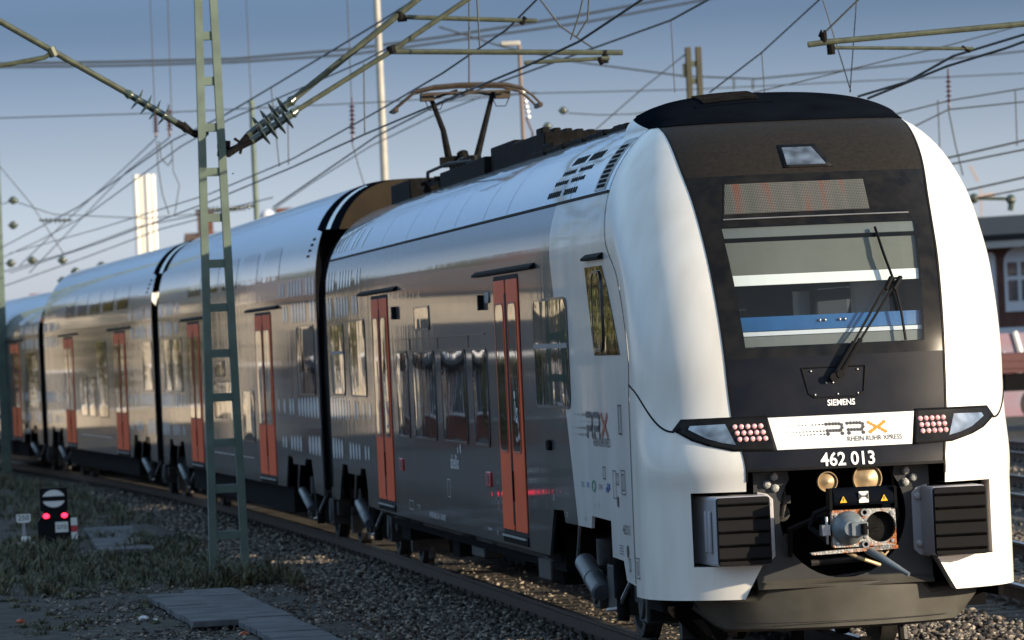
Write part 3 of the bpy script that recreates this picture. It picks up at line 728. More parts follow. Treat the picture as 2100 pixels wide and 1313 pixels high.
b = MB(); b.box(-.88,-.80,3.57,3.75,4.12,4.24); b.build('roof_marker', M['dark'], car1)
# cap grille
b = MB(); gx0, gx1, gy0, gy1 = -.44, -.02, 3.3, 4.0
topz = lambda x: 3.1+1.21*(max(0, 1-(abs(x)/1.41)**2.15))**(1/2.3)
bfr = MB()
for a0, a1 in ((-.02, gy0-.14), (gy1, gy1+.05)): pass
def capy(x, y): return topz(x)
P = rrect(-.60, .02, 2.98, 3.98, .06)
def roofsurf(x, y):                                   # height of the cap at a plan position
    lo, hi = 4.07, WCT-.001
    for _ in range(30):
        mz = (lo+hi)/2
        if abs(x) < WC(mz) and cap_y(x, mz) < y: lo = mz
        else: hi = mz
    return lo
def cap_sheet(x0, x1, y0, y1, off, name, m):
    b = MB(); b.grid([[(x0+(x1-x0)*i/10, y0+(y1-y0)*j/10, roofsurf(x0+(x1-x0)*i/10, y0+(y1-y0)*j/10)+off) for i in range(11)] for j in range(11)])
    return b.build(name, m, car1, smooth='all')
gp = cap_sheet(-.62, .0, 2.40, 3.16, .008, 'roof_grille', M['cap'])
gp2 = cap_sheet(-.54, -.10, 2.50, 3.08, .014, 'grille_mesh', M['void']); gp2.parent = gp
b = MB()
for i in range(14):
    y = 2.52+.042*i
    b.tube([(x, y, roofsurf(x, y)+.018) for x in (-.54, -.4, -.3, -.2, -.10)], .006, 4)
o = b.build('grille_slat', M['dark'], gp)

# windscreen and cab behind it
b = MB(); b.grid([[(s*WX(z), nose_y(s*WX(z), z)-.002, z) for s in [-1+2*i/20 for i in range(21)]] for z in [2.34+(3.247-2.34)*i/12 for i in range(13)]])
ws = b.build('windscreen', M['clear'], car1, smooth='all')
def inn(x, z, d): return (x, nose_y(x, z)+d, z)
def cabsheet(z0, z1, d, name, m, x0=-1.0, x1=1.0, nz=3, zoff=0):
    b = MB(); b.grid([[inn((x0+(x1-x0)*i/12)*WX(z)*.985, z, d) for i in range(13)] for z in [z0+(z1-z0)*k/nz for k in range(nz+1)]])
    return b.build(name, m, car1, solid=.006)
cabsheet(3.16, 3.235, .03, 'blind_box', M['cabgrey'])
cabsheet(2.88, 3.125, .055, 'sun_blind', M['blind'])  # stops short of the box; the open gap stands for a shadow line
cabsheet(2.80, 2.878, .045, 'blind_bar', M['signwhite'])
cabsheet(2.46, 2.565, .06, 'desk_edge', M['bluepanel']); cabsheet(2.425, 2.455, .05, 'desk_rail', M['trimwhite']); cabsheet(2.345, 2.42, .055, 'desk_rail', M['cabgrey'])
b = MB()
for x in (-.10, -.06, .05, .09): b.ball((x, nose_y(x, 2.52)+.045, 2.525), .012, 8)
b.build('desk_stud', M['steel'], car1)
b = MB(); b.box(-.70, .70, 1.3, 1.33, 2.2, 3.2); b.build('cab_back_wall', M['cabdark'], car1)
b = MB(); b.box(.02, .60, 1.26, 1.29, 2.35, 2.88); b.box(-.14, .0, 1.26, 1.29, 2.35, 2.75); b.build('cupboard_sun_patch', M['signwhite'], car1)  # white panels stand in for sunlit patches on the cab back wall
b = MB(); b.box(-1.0, 1.0, .75, 2.3, 2.30, 2.33); b.build('cab_desk', M['cabdark'], car1)
b = MB(); b.box(-.05,.25,.95,1.1,2.33,2.85); b.build('driver_seat', M['cabdark'], car1, bevel=.04)
# display
p = nose_patch([(-.715,3.305),(.70,3.305),(.66,3.585),(-.655,3.585)], .004, name='destination_display', m=M['gloss'], parent=car1)
nose_patch([(-.695,3.345),(.40,3.345),(.40,3.575),(-.650,3.575)], .007, name='led_matrix', m=M['led'], parent=p)
b = MB()
for i in range(20):
    x0 = -.71+1.41*i/20; x1 = -.71+1.41*(i+1)/20; b.tube([(x0, nose_y(x0,3.305)-.008, 3.305), (x1, nose_y(x1,3.305)-.008, 3.305)], .005, 5)
b.build('display_frame', M['lightgrey'], p)
# top lamp
p = nose_patch([(-.185,3.685),(.205,3.685),(.105,3.865),(-.185,3.865)], .006, name='top_headlight', m=M['black'], parent=car1, solid=.006)
nose_patch([(-.155,3.705),(.145,3.705),(.07,3.845),(-.155,3.845)], .014, name='lens', m=M['reflector'], parent=p)
# headlights
def headlight(s):
    f = lambda L: [(s*x, z) for x, z in L]
    h = nose_patch(f([(.555,1.84),(1.155,1.835),(1.215,1.755),(1.10,1.675),(1.0,1.635),(.82,1.588),(.508,1.578)]), .005, name='headlight', m=M['black'], parent=car1, solid=.008)
    nose_patch(f([(.575,1.823),(1.147,1.820),(1.195,1.755),(1.08,1.685),(.99,1.65),(.82,1.605),(.53,1.595)]), .011, name='lens_cover', m=M['gloss'], parent=h)
    nose_patch(f([(.86,1.79),(1.10,1.785),(1.115,1.76),(1.0,1.69),(.90,1.655),(.80,1.635)]), .015, name='reflector', m=M['reflector'], parent=h)
    b = MB()
    for r_i in range(3):
        for c in range(5):
            x = s*(.585+.046*c+(0.012*(2-r_i) if s < 0 else .004*r_i)+(0)); z = 1.765-.046*r_i
            y = nose_y(x, z); b.lathe((x, y-.010, z), (x, y-1, z), [(0,.0215),(.008,.019),(.013,.012),(.015,0)], 12)
    b.build('tail_lamp', M['pinkled'], h, smooth='all')
    return h
headlight(-1); headlight(1)
# name plate, emblem and lettering
p = nose_patch([(-.512,1.585),(.499,1.585),(.545,1.822),(-.553,1.822)], .006, name='name_plate', m=M['signwhite'], parent=car1)
Kz = .000941
def z7(x, y): return ((x-640)*Kz, 1.82-((y)-(225-.046*(x-65)))*Kz)
RRX_D = [(503,272,10),(530,270,10),(556,269,10),(580,268,10),(605,268,10),(625,275,10),(627,298,10),(614,316,10),(508,322,10),(532,322,10),(556,321,10),(580,320,10),(603,320,10),(510,348,11),(624,342,11)]
RRX_R2 = [(x+167, y-8, r) for x, y, r in RRX_D]
RRX_X = [(840,257,10),(861,269,10),(883,281,10),(905,291,10),(925,280,10),(944,267,10),(964,252,11),(847,330,11),(866,318,10),(885,305,10),(925,301,10),(946,313,10),(967,325,11)]
RRX_T = [(208,287,3),(236,286,3),(289,283,4),(316,282,4),(343,280,4),(395,278,5),(422,277,5),(450,275,6),(476,274,6),(186,339,3),(240,336,3),(266,335,3.5),(292,334,4),(318,333,4),(345,331,4.5),(372,330,5),(400,329,5),(427,327,5.5),(454,326,6),(480,325,6),
   (214,363,3),(241,362,3),(294,359,4),(321,358,4),(348,356,4.5),(375,355,5),(402,353,5),(454,351,6),(481,350,6)]+[(345+26*i, 306-1.2*i, 2.5) for i in range(11)]+[(675+26*i, 292-1.2*i, 2.5) for i in range(5)]
def disc(b, fn, x, y, r, n=12): b.add([fn(x+r*math.cos(2*math.pi*k/n), y+r*math.sin(2*math.pi*k/n)) for k in range(n)], [tuple(range(n))])
def emb(fn, k, md, mo, parent, offs):
    b = MB()
    for x, y, r in RRX_D+RRX_R2+RRX_T: disc(b, fn, x, y, r*k*(1.32 if r > 8 else 1.1))
    b.build('emblem', md, parent)
    b = MB()
    for x, y, r in RRX_X: disc(b, fn, x, y, r*k*1.28)
    b.build('emblem', mo, parent)
def f_front(x, y):
    X, Z = z7(x, y); return (X, nose_y(X, Z)-.010, Z)
emb(f_front, 1.0, M['textdark'], M['xorange'], p, .01)
nose_text('RHEIN RUHR XPRESS', .052, .222, 1.625, .010, M['textdark'], p, 'lettering', .0, sxx=.86)
nose_text('462 013', .135, .005, 1.455, .008, M['textwhite'], car1, 'fleet_number', .0025, sxx=.93)
nose_text('SIEMENS', .062, .0, 1.892, .006, M['textwhite'], car1, 'maker_lettering', .0012, sxx=.90)
# wiper hatch and wiper
hp = [(-.275,2.175),(.20,2.175),(.175,1.985),(.125,1.955),(-.195,1.955),(-.235,1.985)]
b = MB(); L = hp+[hp[0]]
for (a, c), (d, e2) in zip(L, L[1:]): b.tube([(a, nose_y(a,c)-.004, c), (d, nose_y(d,e2)-.004, e2)], .006, 5)
b.build('hatch_seam', M['black'], car1)
b = MB()
for x, z in ((-.21,2.15),(.14,2.15),(-.19,1.975),(-.02,1.975),(.13,1.975),(-.10,2.06),(-.05,2.06)): b.ball((x, nose_y(x,z)-.004, z), .009, 8)
b.build('hatch_bolt', M['steel'], car1)
def NP(x, z, d): return (x, nose_y(x, z)-d, z)
wp = MB(); wp.tube([NP(-.05,2.10,.01), NP(-.05,2.10,.07)], .03, 12); wp.tube([NP(-.0,2.12,.01), NP(.0,2.12,.08)], .03, 12)
wp.tube([NP(-.05,2.10,.05), NP(.12,2.35,.06)], .020, 8); wp.tube([NP(.0,2.12,.06), NP(.17,2.37,.07)], .020, 8)
wp.tube([NP(.12,2.35,.06), NP(.38,2.72,.06), NP(.45,2.80,.055)], .009, 6); wp.tube([NP(.17,2.37,.07), NP(.44,2.72,.07), NP(.52,2.80,.06)], .009, 6)
wp.bar(NP(.40,2.73,.06), NP(.46,2.82,.06), .03, .02); wp.bar(NP(.46,2.73,.07), NP(.53,2.82,.07), .03, .02); wp.tube([NP(.45,2.81,.055), NP(.53,2.81,.055)], .010, 6)
wo_ = wp.build('wiper', M['black'], car1, smooth=True)
wb_ = MB(); wb_.tube([NP(.405,3.20,.03), NP(.43,3.0,.04), NP(.475,2.80,.045), NP(.505,2.58,.04), NP(.52,2.35,.03)], .011, 6)
wb_.tube([NP(.405,3.20,.05), NP(.43,3.0,.062), NP(.475,2.80,.065)], .007, 6); wb_.build('wiper_blade', M['black'], wo_, smooth=True)

# coupler bay
b = MB(); n = 30; cr = .475; cz = 1.09
arc = [(cr*math.cos(a), cz+cr*math.sin(a)) for a in [math.pi*1.0-R(35)+ (math.pi+R(70))*i/n for i in range(n+1)]]
outer_l = [(-.66,1.42),(-.66,.60),(.66,.60),(.66,1.42)]
poly = [(-.40,1.42),(-.66,1.42),(-.66,.55),(.66,.55),(.66,1.42),(.40,1.42)]+arc[::-1]
b.prism(poly, lambda x, z: (x, .42, z), lambda x, z: (x, .47, z)); b.build('front_frame', mat('frame_grey', (.018,.020,.023), .5, 0, .2, noise=.3, nscale=4), car1)
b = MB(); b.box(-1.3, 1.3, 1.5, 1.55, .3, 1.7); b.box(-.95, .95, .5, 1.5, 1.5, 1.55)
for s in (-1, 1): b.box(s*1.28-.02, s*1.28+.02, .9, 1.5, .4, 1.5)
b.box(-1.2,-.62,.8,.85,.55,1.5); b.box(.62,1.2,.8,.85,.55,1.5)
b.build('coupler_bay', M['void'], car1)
b = MB()
for s in (-1, 1):
    for x, z in ((.56,1.33),(.505,1.385),(.50,1.30)):
        if s > 0: x = x-.02
        b.lathe((s*x, .42, z), (s*x, -1, z), [(0,.030),(.02,.030),(.022,.022),(.045,.022),(.048,0)], 8)
b.build('frame_bolt', M['galv'], car1)
b = MB()
for x, z in ((-.40,1.10),(-.40,.80),(.36,.80)): b.lathe((x, .75, z), (x, -1, z), [(0,.06),(.04,.06),(.045,.03),(.06,.03),(.06,0)], 16)
b.tube([(-.50,.6,.55),(-.1,.62,.60),(.45,.6,.66)], .02, 8)
b.tube([(-.43,.5,1.40),(-.42,.45,1.2),(-.45,.45,1.08),(-.52,.47,1.05)], .014, 6); b.tube([(.15,.35,1.42),(.14,.33,1.15)], .012, 6); b.tube([(.28,.35,1.42),(.20,.33,1.15)], .008, 6)
b.tube([(-.46,.55,.70),(-.40,.6,.78),(-.38,.6,.95)], .03, 8); b.tube([(.40,.52,1.40),(.42,.5,1.2),(.44,.52,1.05),(.40,.6,.9)], .012, 6); b.box(-.47,-.37,.5,.54,1.18,1.24); b.box(.34,.43,.6,.66,.95,1.15); b.tube([(-.2,.7,.72),(.2,.7,.74)], .025, 8)
b.build('bay_fitting', M['bogie'], car1)
b = MB(); b.box(-.13,.08,.55,.62,1.30,1.42); b.build('horn_bracket', M['dark'], car1)
for x, z, r in ((-.145,1.335,.068), (.155,1.345,.098)):
    b = MB(); b.lathe((x, .20, z), (x, 1, z), [(.02,r*.98),(-.008,r*1.02),(-.008,r*1.10),(.03,r*1.12),(.10,r*.9),(.25,r*.5),(.26,0)], 26)
    h = b.build('horn', M['brass'], car1, smooth=True)
    b = MB(); b.lathe((x, .205, z), (x, 1, z), [(.012,r*1.0),(-.022,r*.12),(-.024,0)], 26); b.build('horn_membrane', M['brass'], h, smooth=True)
# anti-climb buffers
def buffer(s):
    b = MB(); x0, x1 = .61, 1.005
    b.prism([(s*x, y) for x, y in ((x0,.09),(x1,.09),(x1+.03,.55),(x1+.07,.80),(x0-.03,.80),(x0-.03,.45))], lambda x, y: (x, y, .755), lambda x, y: (x, y, 1.262))
    for z in (.82,.93,1.04,1.15): pass
    r = b.build('anticlimber', M['bufgrey'], car1, bevel=.018)
    b = MB(); b.prism(rrect(min(s*x0, s*x1), max(s*x0, s*x1), .76, 1.257, .025), lambda x, z: (x, .045, z), lambda x, z: (x, .095, z)); q_ = b.build('impact_pad', M['black'], r, bevel=.006)
    b = MB()
    for i in range(5):
        z = .775+.10*i+.035
        b.add([(s*(x0+.015),.045,z-.018),(s*(x1-.015),.045,z-.018),(s*(x1-.015),.015,z),(s*(x0+.015),.015,z),(s*(x0+.015),.045,z+.006),(s*(x1-.015),.045,z+.006)], [(0,1,2,3),(3,2,5,4),(0,3,4),(1,5,2)])
    b.build('rib', M['dark'], q_)
    b = MB(); b.prism([(s*x, z) for x, z in ((.52,.80),(.56,.76),(.64,.74),(.64,1.28),(.56,1.26),(.52,1.22))], lambda x, z: (x, .40, z), lambda x, z: (x, .43, z)); b.build('flange', M['bufgrey'], r, bevel=.006)
    b = MB()
    for z in (.84, 1.19): b.lathe((s*.565, .40, z), (s*.565, -1, z), [(0,.028),(.01,.028),(.011,.02),(.035,.02),(.036,0)], 10)
    b.build('flange_bolt', M['steel'], r)
    if s < 0:
        b = MB()
        for y in (.22, .38): b.box(-(x1+.035), -(x1+.012), y, y+.06, .85, 1.16)
        b.build('side_rib', M['bufgrey'], r, bevel=.01)
buffer(-1); buffer(1)
# plough
def pcurve(x): return .32+.50*(abs(x)/1.06)**2.2
b = MB(); xs = [-1.07+2.14*i/30 for i in range(31)]
P = []
for x in xs:
    k = abs(x)/1.32; zb_ = .10+.0*k; 
    zlo = .27 if abs(x) < .88 else .27+(abs(x)-.88)/.19*.17
    zhi = .575 if abs(x) < .62 else .50
    y = pcurve(x); P.append([(x, y+.10, zhi+.03), (x, y+.0, zhi), (x, y-.02, zhi-.03), (x, y+.01, max(zlo+.03, .36)), (x, y+.03, zlo), (x, y+.10, zlo-.02)])
b.grid(P); o = b.build('snow_plough', M['plough'], car1, smooth=True, solid=.02)
b = MB(); P = [[(x, pcurve(x)+.03, zz_) for zz_ in (.158, .166)] for x in xs if abs(x) < .97]; 
b.grid([[(x, pcurve(x)-.018, .302), (x, pcurve(x)-.019, .308)] for x in xs if abs(x) < .85]); b.build('plough_crease', M['frame'], car1)
b = MB(); b.add([(-.66,.44,.62),(-.3,.40,.62),(.3,.40,.62),(.66,.44,.62),(.66,.36,.56),(.3,.30,.56),(-.3,.30,.56),(-.66,.36,.56)], [(0,1,6,7),(1,2,5,6),(2,3,4,5)]); b.build('plough_lip', M['plough'], car1)
b = MB(); b.box(-.3,-.22,1.0,1.1,.02,.5); b.box(.16,.24,.75,.8,.0,.15); b.tube([(-1.0,1.25,.5),(-.78,1.3,.15)], .05, 8); b.tube([(-1.05,1.8,.35),(-.8,2.0,.10)], .04, 8); b.box(-1.05,-.8,1.55,1.75,.0,.14)
b.tube([(-1.15,1.45,.55),(-1.1,1.7,.30)], .025, 8)
b.build('guard_iron', M['dark'], car1)

# automatic coupler
cp = MB(); py = -.35
face = rrect(-.235,.235,.872,1.142,.012,2)
hole = [(.122+.112*math.cos(2*math.pi*k/28), 1.01+.112*math.sin(2*math.pi*k/28)) for k in range(28)]
bm = bmesh.new()
def loop(L):
    vs = [bm.verts.new((x, py, z)) for x, z in L]; return [bm.edges.new((vs[i], vs[(i+1) % len(vs)])) for i in range(len(vs))]
E_ = loop(face)+loop(hole); bmesh.ops.triangle_fill(bm, use_beauty=True, use_dissolve=False, edges=E_)
ex = bmesh.ops.extrude_face_region(bm, geom=bm.faces[:]); 
for v in [g_ for g_ in ex['geom'] if isinstance(g_, bmesh.types.BMVert)]: v.co.y += .06
bmesh.ops.recalc_face_normals(bm, faces=bm.faces)
me = bpy.data.meshes.new('coupler'); bm.to_mesh(me); bm.free(); me.materials.append(M['rust']); cpl = bpy.data.objects.new('coupler', me); col.objects.link(cpl); cpl.parent = car1
b = MB(); b.prism(rrect(-.21,.21,.89,1.13,.03), lambda x, z: (x, py+.20, z), lambda x, z: (x, py+.55, z)); b.tube([(0,py+.5,1.0),(0,1.3,1.0)], .10, 14); b.tube([(.122,py+.061,1.01),(.122,py+.25,1.01)], .13, 20)
b.build('coupler_shank', M['dark'], cpl, smooth=True)
b = MB(); b.lathe((-.115, py, 1.01), (-.115, -5, 1.01), [(0,.125),(.02,.122),(.07,.10),(.12,.065),(.135,.055),(.137,0)], 28); c_ = b.build('coupler_cone', M['cone'], cpl, smooth=True)
b = MB(); b.prism(rrect(-.125,.0,.955,1.055,.012), lambda x, z: (x, py-.155, z), lambda x, z: (x, py-.06, z)); b.build('cone_block', M['cone'], c_, bevel=.006)
b = MB(); b.box(-.055,-.01,py-.175,py-.155,.965,1.045); b.build('cone_slot', M['black'], c_)
b = MB(); b.tube([(-.04,py-.17,1.01),(.07,py-.10,1.015)], .014, 8); b.tube([(.04,py+.05,.99),(.2,py+.1,.985)], .012, 8); b.tube([(-.035,py-.178,.97),(-.035,py-.178,1.04)], .02, 10); b.build('coupler_link', M['dark'], cpl, smooth=True)
b = MB()
for x, z in ((.005,1.118),(.005,.888)): b.lathe((x, py, z), (x, -5, z), [(0,.028),(.02,.028),(.02,.016),(-.02,.014),(-.02,0)], 16)
for x, z in ((-.205,1.10),(.205,1.105),(.205,.905),(-.2,.90),(.008,1.065),(.008,.94)): b.lathe((x, py, z), (x, -5, z), [(0,.014),(.01,.013),(.011,0)], 10)
b.build('coupler_bolt', M['steel'], cpl, smooth=True)
b = MB(); b.prism([(-.40,.845),(-.235,.855),(.24,.872),(.24,.846),(-.20,.832),(-.39,.828)], lambda x, z: (x, py-.02, z), lambda x, z: (x, py+.05, z)); b.build('guide_horn', M['rust'], cpl)
b = MB(); V, Fc = text_geo('SCHAKU', .042, .001, 'LEFT', .9); b.add([(.06+u, py-.022, .848+v) for u, v in V], Fc); b.build('lettering', M['cone'], cpl)
b = MB(); b.tube([(.02,py+.02,.845),(.09,py-.12,.79),(.26,py-.26,.665)], [.03,.028,.016], 12); b.build('uncoupling_lever', M['cone'], cpl, smooth=True)
b = MB(); b.tube([(-.12,py+.05,.83),(-.04,py+.02,.79),(.08,py+.06,.745),(.12,py+.08,.73)], .014, 8); b.tube([(.1,py+.05,.84),(.15,py+.03,.80),(.18,py+.06,.83)], .010, 8); b.build('cable_loop', M['brass'], cpl, smooth=True)
b = MB(); b.prism([(py+.02+.0,1.285),(py+.06,1.30),(py+.16,1.30),(py+.16,1.17),(py-.01,1.17),(py-.03,1.20),(py-.02,1.25)], lambda y, z: (-.225, y, z), lambda y, z: (.225, y, z)); ch = b.build('coupler_cover', M['cap'], cpl, bevel=.012)
b = MB()
for s in (-1, 1): b.box(s*.238-.01, s*.238+.01, py-.02, py+.12, 1.14, 1.30)
b.build('cover_arm', M['dark'], ch)
b = MB(); yy = py-.036
b.add([(-.035,yy,1.272),(.035,yy,1.272),(.035,yy,1.19),(-.035,yy,1.19)], [(0,1,2,3)]); st = b.build('maker_plate', M['signwhite'], ch)
b = MB(); b.add([(-.033,yy-.002,1.262),(-.033,yy-.002,1.212),(-.008,yy-.002,1.236)], [(0,1,2)]); b.add([(.033,yy-.002,1.262),(.033,yy-.002,1.212),(.008,yy-.002,1.236)], [(0,1,2)])
V, Fc = text_geo('SCHAKU', .017, .0008, 'CENTER', .85); b.add([(u, yy-.004, 1.232+v) for u, v in V], Fc); b.build('lettering', M['textdark'], st)
for x in (-.15, .15):
    b = MB(); b.add([(x-.026,yy,1.196),(x+.026,yy,1.196),(x,yy,1.243)], [(0,1,2)]); w_ = b.build('warning_triangle', M['yellow'], ch)
b = MB()
for x in (-.15, .15): b.add([(x-.002,yy-.002,1.229),(x+.006,yy-.002,1.229),(x+.001,yy-.002,1.216),(x+.006,yy-.002,1.216),(x-.003,yy-.002,1.202),(x-.001,yy-.002,1.213),(x-.006,yy-.002,1.213)], [(0,1,2,3,4,5,6)])
b.build('lightning_mark', M['textdark'], ch)
b = MB(); b.tube([(-.22,py+.1,1.16),(-.33,py+.15,1.12),(-.36,py+.2,1.02),(-.28,py+.15,.95)], .022, 8); b.tube([(-.25,py+.3,1.1),(-.45,py+.5,1.0),(-.42,py+.7,.8)], .02, 8); b.build('coupler_hose', M['black'], cpl, smooth=True)
b = MB(); b.box(-.31,-.245,py+.0,py+.10,.96,1.04); b.tube([(-.27,py+.02,.90),(-.27,py+.02,1.10)], .012, 8); b.build('hinge_block', M['steel'], cpl, bevel=.006)

# side furniture of the leading carriage
door(car1, WE, 7.44, 9.08, sign=True); door(car1, WE, 18.42, 20.10, sign=True)
gutter(car1, 6.3, 10.4); gutter(car1, 17.35, 21.35); gutter(car1, 2.35, 3.28, 3.08)
for y0, y1 in ((16.6,17.7),(14.12,16.05),(11.5,13.5),(9.83,10.92)): window(car1, WE, y0, y1, 1.53, 2.41)
window(car1, WE, 14.43, 15.74, 2.66, 2.87, .03)
window(car1, WE, 4.47, 6.48, 1.92, 2.80, .10, 2.42); window(car1, WE, 23.65, 25.2, 1.95, 2.79, .09, 2.45); window(car1, WE, 21.05, 22.85, 1.94, 2.81, .09)
b = plate(WE, [(3.35,3.03),(2.46,3.03),(2.20,2.85),(1.95,2.60),(1.70,2.33),(3.02,2.33)], .006, .012); cq = b.build('cab_side_window', M['glass'], car1)
b = plate(WE, rrect(2.50,2.96,2.38,2.975,.12), .014, .010); b.build('opening_pane', M['glass'], cq)
ring(WE, 2.50, 2.96, 2.38, 2.975, .12, .02, .018, .012).build('window_frame', M['frame'], cq, smooth=True)
b = MB(); b.box(HX-.012, HX, 9.90, 17.9, 2.555, 2.565); b.box(HX-.008, HX, 9.90, 17.9, 2.43, 2.436)
for y in (11.2, 13.75, 16.3): b.box(HX-.006, HX, y, y+.015, 2.44, 2.555)
b.build('panel_joint', M['frame'], car1)
for y in (9.86, 17.42):
    b = MB(); b.box(HX-.02, HX, y, y+.33, 1.14, 1.275); x_ = b.build('emergency_box', M['red'], car1, bevel=.006)
    b = MB(); b.box(HX-.024, HX-.02, y+.10, y+.22, 1.165, 1.25); b.build('box_handle', M['textdark'], x_)
b = MB(); b.prism(rrect(5.72,5.90,1.54,1.63,.04), lambda y, z: (HX-.03, y, z), lambda y, z: (HX, y, z)); b.build('door_call_button', M['dark'], car1, bevel=.01)
b = MB(); b.prism(rrect(9.45,9.75,2.84,2.94,.045), lambda y, z: (HX-.012, y, z), lambda y, z: (HX, y, z)); b.build('speaker_cover', M['lightgrey'], car1, bevel=.004)
b = MB(); b.box(HX-.045, HX, 9.95, 10.03, 2.78, 2.92); b.box(HX-.045, HX, 17.55, 17.66, 2.78, 2.92); b.build('camera_housing', M['black'], car1)
side_text('abellio', .20, 13.05, 1.255, M['textwhite'], car1, 'operator_lettering', bold=.003, sxx=1.35)
b = MB(); disc(b, lambda y, z: (HX-.006, y, z), 12.40, 1.44, .035); disc(b, lambda y, z: (HX-.006, y, z), 12.18, 1.46, .05)
b.build('operator_emblem', M['textwhite'], car1)
def f_side(x, y): return (HX-.006, 4.33-(x-186)*.00232, 1.945-((y)-(252-.046*(x-65)))*.0021)
emb(f_side, 1.0, M['textdark'], M['xred'], car1, 0)
side_text('RHEIN RUHR XPRESS', .095, 3.28, 1.615, M['textdark'], car1, 'lettering', bold=.001, sxx=1.0)
side_text('462 013', .105, 1.93, .96, M['textdark'], car1, 'fleet_number', bold=.001, sxx=1.0)
side_text('94 80 0462 013-1 D-RRX', .085, 15.1, .71, M['textwhite'], car1, 'lettering', bold=.001, sxx=1.6)
side_text('A', .12, 16.1, .75, M['textwhite'], car1, 'lettering'); side_text('(P)', .06, 15.95, .72, M['red'], car1, 'lettering')
side_text('R', .07, 10.5, .72, M['textwhite'], car1, 'lettering'); side_text('Rheinruhr', .05, 10.3, .73, M['textwhite'], car1, 'lettering', sxx=1.6); side_text('KR', .07, 9.6, .70, M['textwhite'], car1, 'lettering')
side_text('A', .055, 3.37, 1.12, M['textdark'], car1, 'lettering'); side_text('R', .06, 3.15, 1.12, M['textdark'], car1, 'lettering'); side_text('E A', .07, 5.75, 1.12, M['textwhite'], car1, 'lettering')
side_text('-TC-', .06, 5.0, 1.0, M['textwhite'], car1, 'lettering'); side_text('+TC+', .05, 3.95, 1.0, M['textdark'], car1, 'lettering')
b = MB()                                              # outlined data plates and white ruled marks
def frame2(b, y0, y1, z0, z1, w=.008, x=HX-.006):
    for a in ((y0,y1,z0,z0+w),(y0,y1,z1-w,z1),(y0,y0+w*2.2,z0,z1),(y1-w*2.2,y1,z0,z1)): b.add([(x,a[0],a[2]),(x,a[1],a[2]),(x,a[1],a[3]),(x,a[0],a[3])], [(0,1,2,3)])
frame2(b, 1.72, 1.92, 1.26, 1.45); frame2(b, 1.77, 1.87, 1.29, 1.42); frame2(b, 2.05, 2.16, 1.33, 1.42); frame2(b, 2.18, 2.34, 1.22, 1.44); frame2(b, 2.72, 2.85, 1.36, 1.46); frame2(b, 1.78, 1.93, 1.72, 1.95, .012)
frame2(b, 1.62, 1.70, .68, .78)
for z in (.80,.82,.84,.86): b.add([(HX-.006,1.95,z),(HX-.006,2.15,z),(HX-.006,2.15,z+.006),(HX-.006,1.95,z+.006)], [(0,1,2,3)])
disc(b, lambda y, z: (HX-.006, y, z), 2.13, 1.20, .045); disc(b, lambda y, z: (HX-.006, y, z), 1.74, .83, .05)
b.build('data_plate', M['textdark'], car1)
b = MB(); frame2(b, 13.15, 13.4, .96, 1.14); frame2(b, 16.6, 17.0, .74, .84)
b.add([(HX-.006,15.9,.80),(HX-.006,16.3,.80),(HX-.006,16.3,.805),(HX-.006,15.9,.805)], [(0,1,2,3)]); b.build('data_plate', M['textwhite'], car1)
for y, c, sh in ((4.05,(.05,.25,.25),0),(3.78,(.04,.14,.40),0),(3.45,(.03,.25,.18),1),(3.1,(.15,.15,.18),0),(2.72,(.03,.10,.35),2)):
    mm_ = mat('badge_paint', c, .4); b = MB()
    if sh == 1:
        for k in range(8):
            a0 = 2*math.pi*k/8; a1 = 2*math.pi*(k+1)/8
            b.add([(HX-.006, y-.08+.11*math.cos(a0), 1.295+.05*math.sin(a0)), (HX-.006, y-.08+.11*math.cos(a1), 1.295+.05*math.sin(a1)), (HX-.006, y-.08+.07*math.cos(a1), 1.295+.032*math.sin(a1)), (HX-.006, y-.08+.07*math.cos(a0), 1.295+.032*math.sin(a0))], [(0,1,2,3)])
    elif sh == 2:
        for a in ((0,.12,1.26,1.30),(.08,.2,1.28,1.33)): b.add([(HX-.006,y-a[0],a[2]),(HX-.006,y-a[1],a[2]),(HX-.006,y-a[1],a[3]),(HX-.006,y-a[0],a[3])], [(0,1,2,3)])
    else:
        V, Fc = text_geo({4.05:'ZVC',3.78:'NVR',3.1:'SPNV'}[y], .06, .001, 'LEFT', 1.3); b.add([(HX-.006, y-u, 1.275+v) for u, v in V], Fc)
    b.build('badge', mm_, car1)
# data box on the nose side
b = MB()
def nframe(y0, y1, z0, z1, w):
    for a in ((y0,y1,z0,z0+w),(y0,y1,z1-w,z1),(y0,y0+w*1.6,z0,z1),(y1-w*1.6,y1,z0,z1)):
        b.add([(-1.4165, a[0], a[2]), (-1.4165, a[1], a[2]), (-1.4165, a[1], a[3]), (-1.4165, a[0], a[3])], [(0,1,2,3)])
nframe(1.20, 1.34, .64, .80, .008); nframe(1.235, 1.31, .67, .77, .006)
V, Fc = text_geo('BzwS', .035, .0005, 'CENTER', 1); b.add([(-1.4165, 1.272-v, .72+u) for u, v in V], Fc); b.build('data_plate', M['textdark'], car1)

def pat(ye, dirn, z, n, r0, skip=(), r1=None, step=.36, y0=.25):
    L = []; 
    for i in range(n):
        if i in skip: continue
        r = r0+(((r1 if r1 else r0)-r0)*i/max(1, n-1)); L.append((ye+dirn*(y0+step*i), r))
    return (z, L)
ROWS = lambda ye, d: [pat(ye, d, 1.27, 13, .135, (4,5,10), .085), pat(ye, d, 1.76, 14, .145, (7,10,12), .10), pat(ye, d, 3.00, 11, .15, (2,8), .12), pat(ye, d, 3.33, 12, .13, (3,9), .10)]
dots(car1, ROWS(YE, -1), WE)
dots(car1, [(3.80, [(YE-.3-.42*i, .13) for i in range(9) if i not in (4, 7)])], WE)
